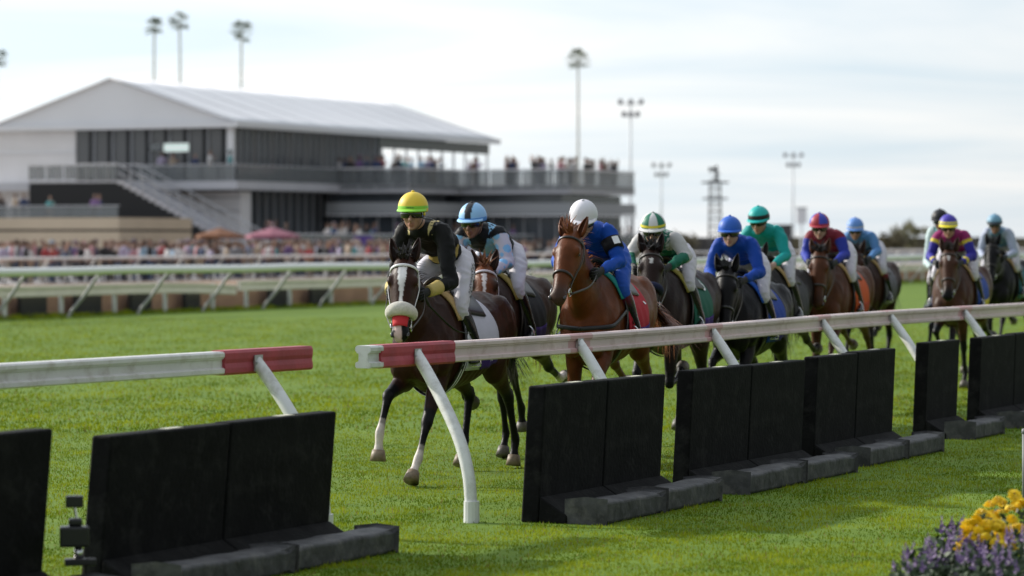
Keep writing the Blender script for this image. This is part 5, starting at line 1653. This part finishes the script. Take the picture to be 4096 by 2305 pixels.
PW = [20, 13, 11, 9, 10, 8, 8, 7, 3, 3, 7, 6]
crng = random.Random(11)
def where(u, w):
    p = T(u, w); x = HX + p.x / p.y * FPX
    return 'below the tan balcony' if x < 480 else 'below the black stair' if x < 880 else 'below the parasols' if x < 1250 else 'by the lead horse' if x < 1620 else 'behind the riders'
ROWS = ('front row', 'second row', 'third row', 'back row')
def spectator(p, face, place, group):
    nm, c = crng.choices(PAL, PW)[0]
    kd_ = crng.choices(range(4), (5, 3, 2, 1))[0]
    o = bpy.data.objects.new('person', SPEC[kd_])
    COL.objects.link(o)
    o.location = p
    o.rotation_euler = (0, 0, face + crng.uniform(-0.7, 0.7))
    s = crng.uniform(0.92, 1.07); o.scale = (s * crng.uniform(0.95, 1.15), s * crng.uniform(0.95, 1.15), s)
    k = crng.uniform(0.8, 1.15)
    o.color = (c[0] * k, c[1] * k, c[2] * k, 1)
    return tag(o, 'spectator in %s top%s %s' % (nm, ('', ' with bent arm', ' and brimmed hat', ' raising both arms')[kd_], place), 'person', group)
fc = math.atan2(-V.y, -V.x)
ulo, uhi = on_line(-60, 74), on_line(1560, 74)
cnt = 0
for row in range(4):
    w = 73.2 + row * 1.7
    ulo, uhi = on_line(-30, w), on_line(1560 + (200 if row > 2 else 0), w)
    u = ulo
    while u < uhi:
        u += crng.uniform(0.6, 1.2) + (0.3 if row > 0 else 0)
        spectator(T(u, w + crng.uniform(-0.4, 0.4), 0.012), fc, 'in the %s %s' % (ROWS[row], where(u, w)), 'crowd along the outer rail'); cnt += 1
for k in range(12):      # thinner crowd behind riders two and three
    u = crng.uniform(on_line(1600, 75), on_line(2480, 75))
    spectator(T(u, crng.uniform(73.2, 80), 0.012), fc, 'standing behind the outer rail', 'crowd along the outer rail'); cnt += 1
for k in range(34):
    u = crng.uniform(ua + 0.5, ub - 0.5)
    spectator(T(u, crng.uniform(84.4, 86.2), 1.06), fc, 'on the raised glass fronted terrace', 'crowd on the glass terrace'); cnt += 1
for k in range(10):
    spectator(T(crng.uniform(151, 152.5), crng.uniform(94.5, 106), 2.72), math.atan2(-U.y, -U.x), 'on the tan viewing balcony', 'crowd on the viewing balcony'); cnt += 1
def deckcrowd(n, ua_, ub_, wa_, wb_, pl):
    global cnt
    for k in range(n):
        spectator(T(crng.uniform(ua_, ub_), crng.uniform(wa_, wb_), ZD), fc, pl, 'crowd on the upper deck'); cnt += 1
deckcrowd(18, 177.3, 178.2, 89.4, 94.5, 'at the end rail of the near terrace'); deckcrowd(10, 178, 184, 89.3, 90.3, 'at the long rail of the near terrace'); deckcrowd(24, 184.9, 186, 81.6, 89, 'at the end rail of the far terrace'); deckcrowd(18, 186, 195, 81.5, 82.6, 'at the long rail of the far terrace')
for k in range(5):
    spectator(T(u0 - 0.7, w0 + crng.uniform(-0.6, 5), ZD), fc, 'on the pavilion balcony', 'people on the pavilion balcony'); cnt += 1

# the mass of the crowd behind the front rows, too many to count
def crowd_mass(name, label, spots, seed):
    rg = random.Random(seed)
    V_, F_, C_ = [], [], []
    base = []
    for me in SPEC_LO:
        co = np.zeros(len(me.vertices) * 3); me.vertices.foreach_get('co', co)
        cc = np.zeros(len(me.vertices) * 4); me.color_attributes['Col'].data.foreach_get('color', cc)
        base.append((co.reshape(-1, 3), cc.reshape(-1, 4)[:, :3], [tuple(p.vertices) for p in me.polygons]))
    off = 0
    for p in spots:
        co, cc, fs = base[rg.choices(range(4), (5, 3, 2, 1))[0]]
        a = fc + rg.uniform(-0.8, 0.8); s = rg.uniform(0.92, 1.07)
        q = np.stack([co[:, 0] * math.cos(a) - co[:, 1] * math.sin(a), co[:, 0] * math.sin(a) + co[:, 1] * math.cos(a), co[:, 2]], 1) * s + np.array([p.x, p.y, p.z])
        sh_ = np.array(rg.choices(PAL, PW)[0][1]); tr_ = np.array(rg.choice([(0.02, 0.025, 0.05), (0.05, 0.05, 0.055), (0.25, 0.2, 0.14), (0.06, 0.09, 0.16)]))
        sk_ = np.array((0.12, 0.06, 0.035)) + rg.random() * np.array((0.36, 0.22, 0.165))
        col = sk_ * (1 - cc[:, :1]) + sh_ * cc[:, :1]
        col = col * (1 - cc[:, 1:2]) + tr_ * cc[:, 1:2]
        col = col * (1 - cc[:, 2:3]) + np.array((0.03, 0.02, 0.015)) * cc[:, 2:3]
        V_.append(q); C_.append(col); F_ += [tuple(i + off for i in f) for f in fs]; off += len(q)
    V_ = np.concatenate(V_); C_ = np.concatenate(C_)
    me = bpy.data.meshes.new(name); me.from_pydata(V_.tolist(), [], F_)
    a = me.color_attributes.new('Col', 'FLOAT_COLOR', 'POINT'); arr = np.ones((len(V_), 4)); arr[:, :3] = C_; a.data.foreach_set('color', arr.ravel())
    me.materials.append(mat('crowd_clothes', attr='Col', rough=0.75)); me.polygons.foreach_set('use_smooth', [True] * len(me.polygons)); me.update()
    o = bpy.data.objects.new(name, me); COL.objects.link(o)
    return tag(o, label, 'crowd', kind='stuff')
spots = []
for k in range(260):
    w = crng.uniform(75, 83); spots.append(T(crng.uniform(on_line(-20, w), on_line(2300, w)), w, 0.012))
crowd_mass('crowd', 'dense mass of race goers behind the front rows at the outer rail', spots, 5)

# ------------------------------------------------------------------ palms, floodlights, tower, hedge
M_TRUNK = mat('palm_trunk', (0.48, 0.45, 0.41), rough=0.9, var=0.2, vscale=2)
M_FROND = mat('palm_frond', (0.085, 0.105, 0.045), rough=0.6, var=0.3, vscale=1.0)
def palm(px, py, Y, label, seed, scale=1.0):
    rg = random.Random(seed)
    c = at(px, py, Y)
    root = empty('palm_tree', (c.x, c.y, 0), 0, label, 'palm tree', 'tall fan palms behind the pavilion')
    H = c.z
    g = G()
    bend_ = rg.uniform(-0.6, 0.6)
    pts = [(bend_ * math.sin(k / 6 * 2.2) * 0.8, 0, H * k / 6) for k in range(7)]
    off = pts[-1][0]
    pts = [(p[0] - off, 0, p[2]) for p in pts]
    g.tube(pts, [0.28, 0.21, 0.18, 0.16, 0.14, 0.13, 0.12], n=10, sub=2, side=(0, 1, 0)); g.build('trunk', M_TRUNK, root, smooth=True)
    g = G()
    for k in range(34):
        az = rg.uniform(0, 2 * math.pi); el = rg.uniform(-0.75, 1.25)
        d = Vector((math.cos(az) * math.cos(el), math.sin(az) * math.cos(el), math.sin(el)))
        L = rg.uniform(0.7, 1.15) * scale
        st_ = Vector((0, 0, H)); hub = st_ + d * L
        g.bar(st_, hub, 0.015, n=4)
        side_ = d.cross(Vector((0, 0, 1))).normalized(); up_ = side_.cross(d)
        for q in range(11):
            a = R(-95 + 19 * q)
            dd = d * math.cos(a) + side_ * math.sin(a)
            tip = hub + dd * (0.62 * scale) + Vector((0, 0, -0.20 * rg.random()))
            n2 = dd.cross(up_).normalized() * 0.045
            g.add([hub, hub + dd * 0.3 * scale + n2, tip, hub + dd * 0.3 * scale - n2], [(0, 1, 2, 3)])
    g.build('crown', M_FROND, root)
    return root
palm(618, 108, 400, 'leftmost of the two palms standing close together above the tent', 1, 0.95)
palm(718, 92, 395, 'taller right palm of the close pair above the tent', 2, 1.1)
palm(966, 128, 398, 'single palm above the long tent roof', 3, 1.15)
palm(-12, 242, 390, 'palm cut off by the left edge above the tent roof', 4, 1.1)
palm(2312, 246, 400, 'lone palm right of the pavilion with slender trunk', 5, 1.2)

M_GALV = mat('galvanised', (0.66, 0.68, 0.71), rough=0.5)
M_LAMPH = mat('lamp_head', (0.22, 0.22, 0.24), rough=0.5)
def floodlight(px, py, Y, label, r=0.16, arms=3, wide=2.2):
    c = at(px, py, Y)
    root = empty('floodlight_mast', (c.x, c.y, 0), 0, label, 'floodlight', 'floodlight masts on the skyline')
    g = G(); g.tube([(0, 0, 0), (0, 0, c.z)], [r, r * 0.6], n=10, bulge=0); g.build('mast', M_GALV, root, smooth=True)
    for k in range(2):
        g = G(); z = c.z - 0.3 - 1.3 * k; ww = wide / 2 * (1 - 0.35 * k)
        g.box((-ww, -0.06, z - 0.05), (ww, 0.06, z + 0.05)); bar_ = g.build('crossarm', M_GALV, root)
        for q in range(arms):
            x = -ww + 2 * ww * q / (arms - 1)
            g = G(); g.tube([(x, -0.1, z + 0.1), (x, -0.5, z + 0.25)], [0.22, 0.3], n=10, bulge=0.3); g.build('lamp', M_LAMPH, bar_, smooth=True)
    return root
floodlight(2522, 405, 330, 'tall floodlight mast right of the lone palm')
floodlight(2645, 658, 430, 'low distant floodlight mast beside the lattice tower')
floodlight(3172, 618, 420, 'floodlight mast above the teal capped rider')
# lattice camera tower
ct = at(2860, 960, 290)
tw = empty('camera_tower', (ct.x, ct.y, 0), 0, 'dark lattice camera tower on the skyline behind the riders', 'tower')
M_TOWER = mat('tower_steel', (0.05, 0.05, 0.055), rough=0.6)
HT_ = 8.6; hw = 0.6
for sx_ in (-1, 1):
    for sy_ in (-1, 1):
        g = G(); g.bar((sx_ * hw, sy_ * hw, 0), (sx_ * hw * 0.8, sy_ * hw * 0.8, HT_ - 1.5), 0.045); g.build('leg', M_TOWER, tw)
for k in range(11):
    z = 0.7 * k + 0.3; q = hw * (1 - 0.2 * z / HT_)
    g = G()
    for a, b in (((-q, -q), (q, -q)), ((q, -q), (q, q)), ((q, q), (-q, q)), ((-q, q), (-q, -q))):
        g.bar((a[0], a[1], z), (b[0], b[1], z), 0.045)
    g.bar((-q, -q, z), (q, -q, z + 0.7), 0.025); g.bar((q, q, z), (-q, q, z + 0.7), 0.025)
    g.build('brace', M_TOWER, tw)
for z, q in ((5.6, 1.1), (7.1, 1.2)):
    g = G(); g.box((-q, -q, z), (q, q, z + 0.14)); g.build('platform', M_TOWER, tw)
g = G(); g.tube([(0.15, 0, 7.24), (0.15, 0, 8.1), (0.12, 0, 8.5), (0.12, 0, 8.75)], [(0.24, 0.16), (0.27, 0.17), (0.13, 0.13), (0.10, 0.1)], n=10, sub=2); g.build('camera_rig', M_TOWER, tw, smooth=True)
g = G(); g.box((-0.6, -0.3, 8.2), (0.1, 0.1, 8.55)); g.build('camera_body', M_TOWER, tw)
# skyline hedge in overlapping lengths, far trees, dark cabin, white box on post
M_HEDGE = mat('hedge', (0.11, 0.095, 0.055), rough=0.9, var=0.4, vscale=0.8, bump=0.8, bscale=2)
M_FENCE = mat('dark_screen_fence', (0.055, 0.05, 0.05), rough=0.8, var=0.15, vscale=0.3)
hg_ = empty('boundary_wall', at(3300, 960, 300), 0, 'dark low boundary wall along the skyline on the right', 'wall')
hg_.location.z = 0
for k in range(12):
    g = G()
    x0 = 10 + k * 6.2
    g.box((x0, 300, 0), (x0 + 6.0, 300.4, 2.05 + 0.03 * (k % 3))); under(g.build('wall_panel', M_FENCE if k % 2 else M_HEDGE), hg_)
def leafy(name, px, Y, h, r, label, cat, col, seed, n=700, zc=None):
    rg = random.Random(seed); c = at(px, 960, Y)
    root = empty(name, (c.x, c.y, 0), 0, label, cat)
    g = G(); g.tube([(0, 0, 0), (0.1, 0, h * 0.35), (0, 0, h * 0.6)], [0.14, 0.10, 0.06], n=8, sub=2); g.build('trunk', M_TRUNK, root, smooth=True)
    g = G()
    cl = [(Vector((rg.gauss(0, r * 0.5), rg.gauss(0, r * 0.5), h * 0.62 + rg.uniform(-0.25, 0.3) * h)), rg.uniform(0.3, 0.6) * r) for _ in range(14)]
    for k in range(n):
        c_, rr = rg.choice(cl)
        p = c_ + Vector((rg.gauss(0, 1), rg.gauss(0, 1), rg.gauss(0, 1))).normalized() * rr * rg.random() ** 0.4
        a = Vector((rg.gauss(0, 1), rg.gauss(0, 1), rg.gauss(0, 1))).normalized(); b = a.orthogonal().normalized(); s = 0.16 * r ** 0.3
        g.add([p - a * s, p + b * s * 0.6, p + a * s, p - b * s * 0.6], [(0, 1, 2, 3)])
    g.build('crown', mat('leaf_' + name + str(seed), col, rough=0.7, var=0.35, vscale=1.5), root)
    return root
leafy('olive_tree', 3640, 285, 3.6, 1.3, 'olive green tree rising over the boundary wall on the right', 'tree', (0.13, 0.12, 0.045), 3)
leafy('shrub', 3560, 280, 2.4, 1.2, 'low brown green shrub left of the olive tree', 'shrub', (0.12, 0.10, 0.05), 4)
leafy('shrub', 3980, 280, 2.2, 1.4, 'dark shrub at the wall beside the last rider', 'shrub', (0.05, 0.06, 0.03), 5)
leafy('shrub', 2720, 290, 2.3, 1.5, 'brown green shrub left of the lattice tower foot', 'shrub', (0.12, 0.10, 0.05), 6)
c = at(3110, 960, 280)
cb = empty('equipment_cabin', (c.x, c.y, 0), 0, 'dark square equipment cabin behind the teal rider', 'cabin')
g = G(); g.box((-1.5, -1, 0.0), (1.2, 1, 3.1)); bevel(g.build('wall', M_TOWER, cb), 0.05)
g = G(); g.box((-1.6, -1.1, 3.1), (1.3, 1.1, 3.22)); g.build('roof', M_TOWER, cb)
g = G(); g.box((0.2, -1.03, 0.1), (0.9, -1.005, 2.1)); g.build('door', M_LAMPH, cb)
c = at(3206, 960, 260)
wb_ = empty('marker_post', (c.x, c.y, 0), 0, 'white box on a pale post behind the maroon rider', 'post')
g = G(); g.bar((0, 0, 0), (0, 0, 3.2), 0.09, n=10); g.build('pole', M_GALV, wb_)
g = G(); g.box((-0.42, -0.2, 3.2), (0.42, 0.2, 4.45)); bevel(g.build('box', M_FAB, wb_), 0.04)
g = G(); g.box((-0.46, -0.24, 4.45), (0.46, 0.24, 4.55)); g.build('lid', M_FRAME, wb_)
# ------------------------------------------------------------------ flower bed at the lower right
M_LEAFD = mat('flower_foliage', (0.028, 0.055, 0.016), rough=0.6, var=0.4, vscale=14)
M_PETP = mat('purple_petal', (0.17, 0.10, 0.25), rough=0.6, var=0.3, vscale=25)
M_PETY = mat('yellow_petal', (0.86, 0.62, 0.008), rough=0.55, var=0.2, vscale=25)
M_PETC = mat('flower_centre', (0.30, 0.16, 0.02), rough=0.8)
def plant(pos, r, h, kind, label, seed):
    rg = random.Random(seed)
    root = empty('flower_plant', pos, 0, label, 'flowers', 'bedding flowers at the lower right')
    g = G()
    for k in range(420):
        a = rg.uniform(0, 2 * math.pi); q = math.sqrt(rg.random()) * r
        top = h * (1 - 0.55 * (q / r) ** 2)
        p = Vector((q * math.cos(a), q * math.sin(a), rg.uniform(0.02, top)))
        d = Vector((rg.gauss(0, 1), rg.gauss(0, 1), abs(rg.gauss(0.5, 0.6)))).normalized(); L = rg.uniform(0.03, 0.07)
        sd3 = d.orthogonal().normalized() * L * 0.28
        g.add([p, p + d * L * 0.5 + sd3, p + d * L, p + d * L * 0.5 - sd3], [(0, 1, 2, 3)])
    for k in range(10):
        a = rg.uniform(0, 2 * math.pi)
        g.bar((0, 0, 0), (r * 0.5 * math.cos(a), r * 0.5 * math.sin(a), h * 0.7), 0.006, n=5)
    g.build('foliage', M_LEAFD, root)
    if kind == 'p':
        for k in range(20):
            a = rg.uniform(0, 2 * math.pi); q = math.sqrt(rg.random()) * r * 0.95
            top = h * (1 - 0.5 * (q / r) ** 2)
            b = Vector((q * math.cos(a), q * math.sin(a), top - 0.02)); d = Vector((rg.gauss(0, 0.25), rg.gauss(0, 0.25), 1)).normalized()
            g = G(); L = rg.uniform(0.06, 0.11)
            for j in range(22):
                t_ = j / 22; aa = rg.uniform(0, 2 * math.pi)
                o_ = Vector((math.cos(aa), math.sin(aa), 0.5)) * (0.016 * (1.1 - t_)); c = b + d * (L * t_)
                n_ = o_.orthogonal().normalized() * 0.008
                g.add([c, c + o_ * 0.6 + n_, c + o_ * 1.25, c + o_ * 0.6 - n_], [(0, 1, 2, 3)])
            g.build('bloom', M_PETP, root)
    else:
        for k in range(64):
            a = rg.uniform(0, 2 * math.pi); q = math.sqrt(rg.random()) * r * 0.95
            top = h * (1 - 0.45 * (q / r) ** 2)
            b = Vector((q * math.cos(a), q * math.sin(a), top + rg.uniform(-0.02, 0.03))); nrm = Vector((rg.gauss(0, 0.5), rg.gauss(-0.5, 0.4), 1)).normalized()
            s1 = nrm.orthogonal().normalized(); s2 = nrm.cross(s1)
            g = G(); rr = rg.uniform(0.030, 0.046)
            for ring, (f, lift_) in enumerate(((1.0, 0.0), (0.75, 0.010), (0.45, 0.018))):
                for j in range(9):
                    aa = 2 * math.pi * (j + ring * 0.4) / 9; dd = s1 * math.cos(aa) + s2 * math.sin(aa); tt = nrm.cross(dd) * rr * 0.34 * f
                    c0 = b + nrm * lift_
                    g.add([c0, c0 + dd * rr * f * 0.6 + tt + nrm * 0.006, c0 + dd * rr * f, c0 + dd * rr * f * 0.6 - tt + nrm * 0.006], [(0, 1, 2, 3)])
            bl = g.build('bloom', M_PETY, root)
            if k % 3 == 0:
                g = G(); g.ell(b + nrm * 0.02, (0.006, 0.006, 0.006), 6, 4); g.build('centre', M_PETC, bl, smooth=True)
    return root
def bed(px, pyg, z=0.0):
    p = ground_at(px, pyg); return (p.x, p.y, 0)
plant(bed(3700, 2440), 0.20, 0.30, 'p', 'low purple flower clump at the left tip of the bed', 1)
plant(bed(3810, 2390), 0.22, 0.31, 'p', 'purple flower clump left of the small yellow one', 2)
plant(bed(3940, 2450), 0.24, 0.30, 'p', 'purple flower clump in front of the small yellow one', 3)
plant(bed(4075, 2420), 0.24, 0.34, 'p', 'purple flower clump in the lower right corner', 4)
plant(bed(3935, 2375), 0.16, 0.40, 'y', 'smaller yellow flower clump between the purple ones', 5)
plant(bed(4060, 2340), 0.26, 0.46, 'y', 'large bright yellow flower clump at the right edge', 6)
plant(bed(3830, 2340), 0.18, 0.33, 'p', 'purple flowers behind the small yellow clump', 7)
# slim grey post at the right edge of the picture
p = ground_at(4101, 2020)
M_DPOST = mat('slim_post_grey', (0.16, 0.17, 0.18), rough=0.6)
gp = empty('slim_post', (p.x, p.y, 0), 0, 'slim grey post at the right edge above the yellow flowers', 'post')
g = G(); g.tube([(0, 0, -0.02), (0, 0, 0.50)], [0.022, 0.022], n=12, bulge=0); g.build('shaft', M_DPOST, gp, smooth=True)
g = G(); g.tube([(0, 0, 0.50), (0, 0, 0.53)], [0.028, 0.024], n=12, bulge=0.3); g.build('cap', M_DPOST, gp, smooth=True)
# remote camera on a clamp between the first two barriers
c = at(298, 2140, 15.9)
rc = empty('remote_camera', (c.x, c.y, 0), R(8), 'black remote camera on a clamp stand between the two left barriers', 'camera')
M_CAMB = mat('camera_black', (0.010, 0.010, 0.011), rough=0.35, spec=0.5)
z = c.z
g = G(); g.box((-0.075, -0.05, z - 0.06), (0.075, 0.045, z + 0.045)); body_ = bevel(g.build('camera_body', M_CAMB, rc), 0.012, 3)
g = G(); g.box((-0.03, -0.03, z + 0.045), (0.04, 0.03, z + 0.085)); bevel(g.build('viewfinder', M_CAMB, body_), 0.012, 2)
g = G(); g.tube([(0.0, 0.045, z), (0.0, 0.13, z), (0.0, 0.17, z)], [0.042, 0.042, 0.05], n=18, side=(1, 0, 0), bulge=0.0); g.build('lens', M_CAMB, body_, smooth=True)
g = G(); g.tube([(0.02, 0, z - 0.06), (0.02, 0, z - 0.12)], [0.02, 0.026], n=12, bulge=0.0); g.build('ball_head', M_METAL, rc, smooth=True)
g = G(); g.box((-0.05, -0.04, z - 0.155), (0.11, 0.04, z - 0.12)); bevel(g.build('clamp', M_CAMB, rc), 0.006)
g = G(); g.bar((0.06, 0, 0), (0.06, 0, z - 0.12), 0.014, n=10); g.build('stand', M_CAMB, rc)
g = G(); g.box((-0.045, -0.03, z + 0.14), (0.045, 0.03, z + 0.20)); bevel(g.build('trigger_box', M_CAMB, rc), 0.008)
g = G(); g.bar((0.01, 0, z + 0.08), (0.0, 0, z + 0.145), 0.008, n=8); g.build('trigger_mount', M_METAL, rc)
for s in (-1, 1):
    g = G(); g.bar((0.06, 0, 0.10), (0.06 + s * 0.12, -0.05, 0.0), 0.010, n=8); g.build('stand_leg', M_CAMB, rc)
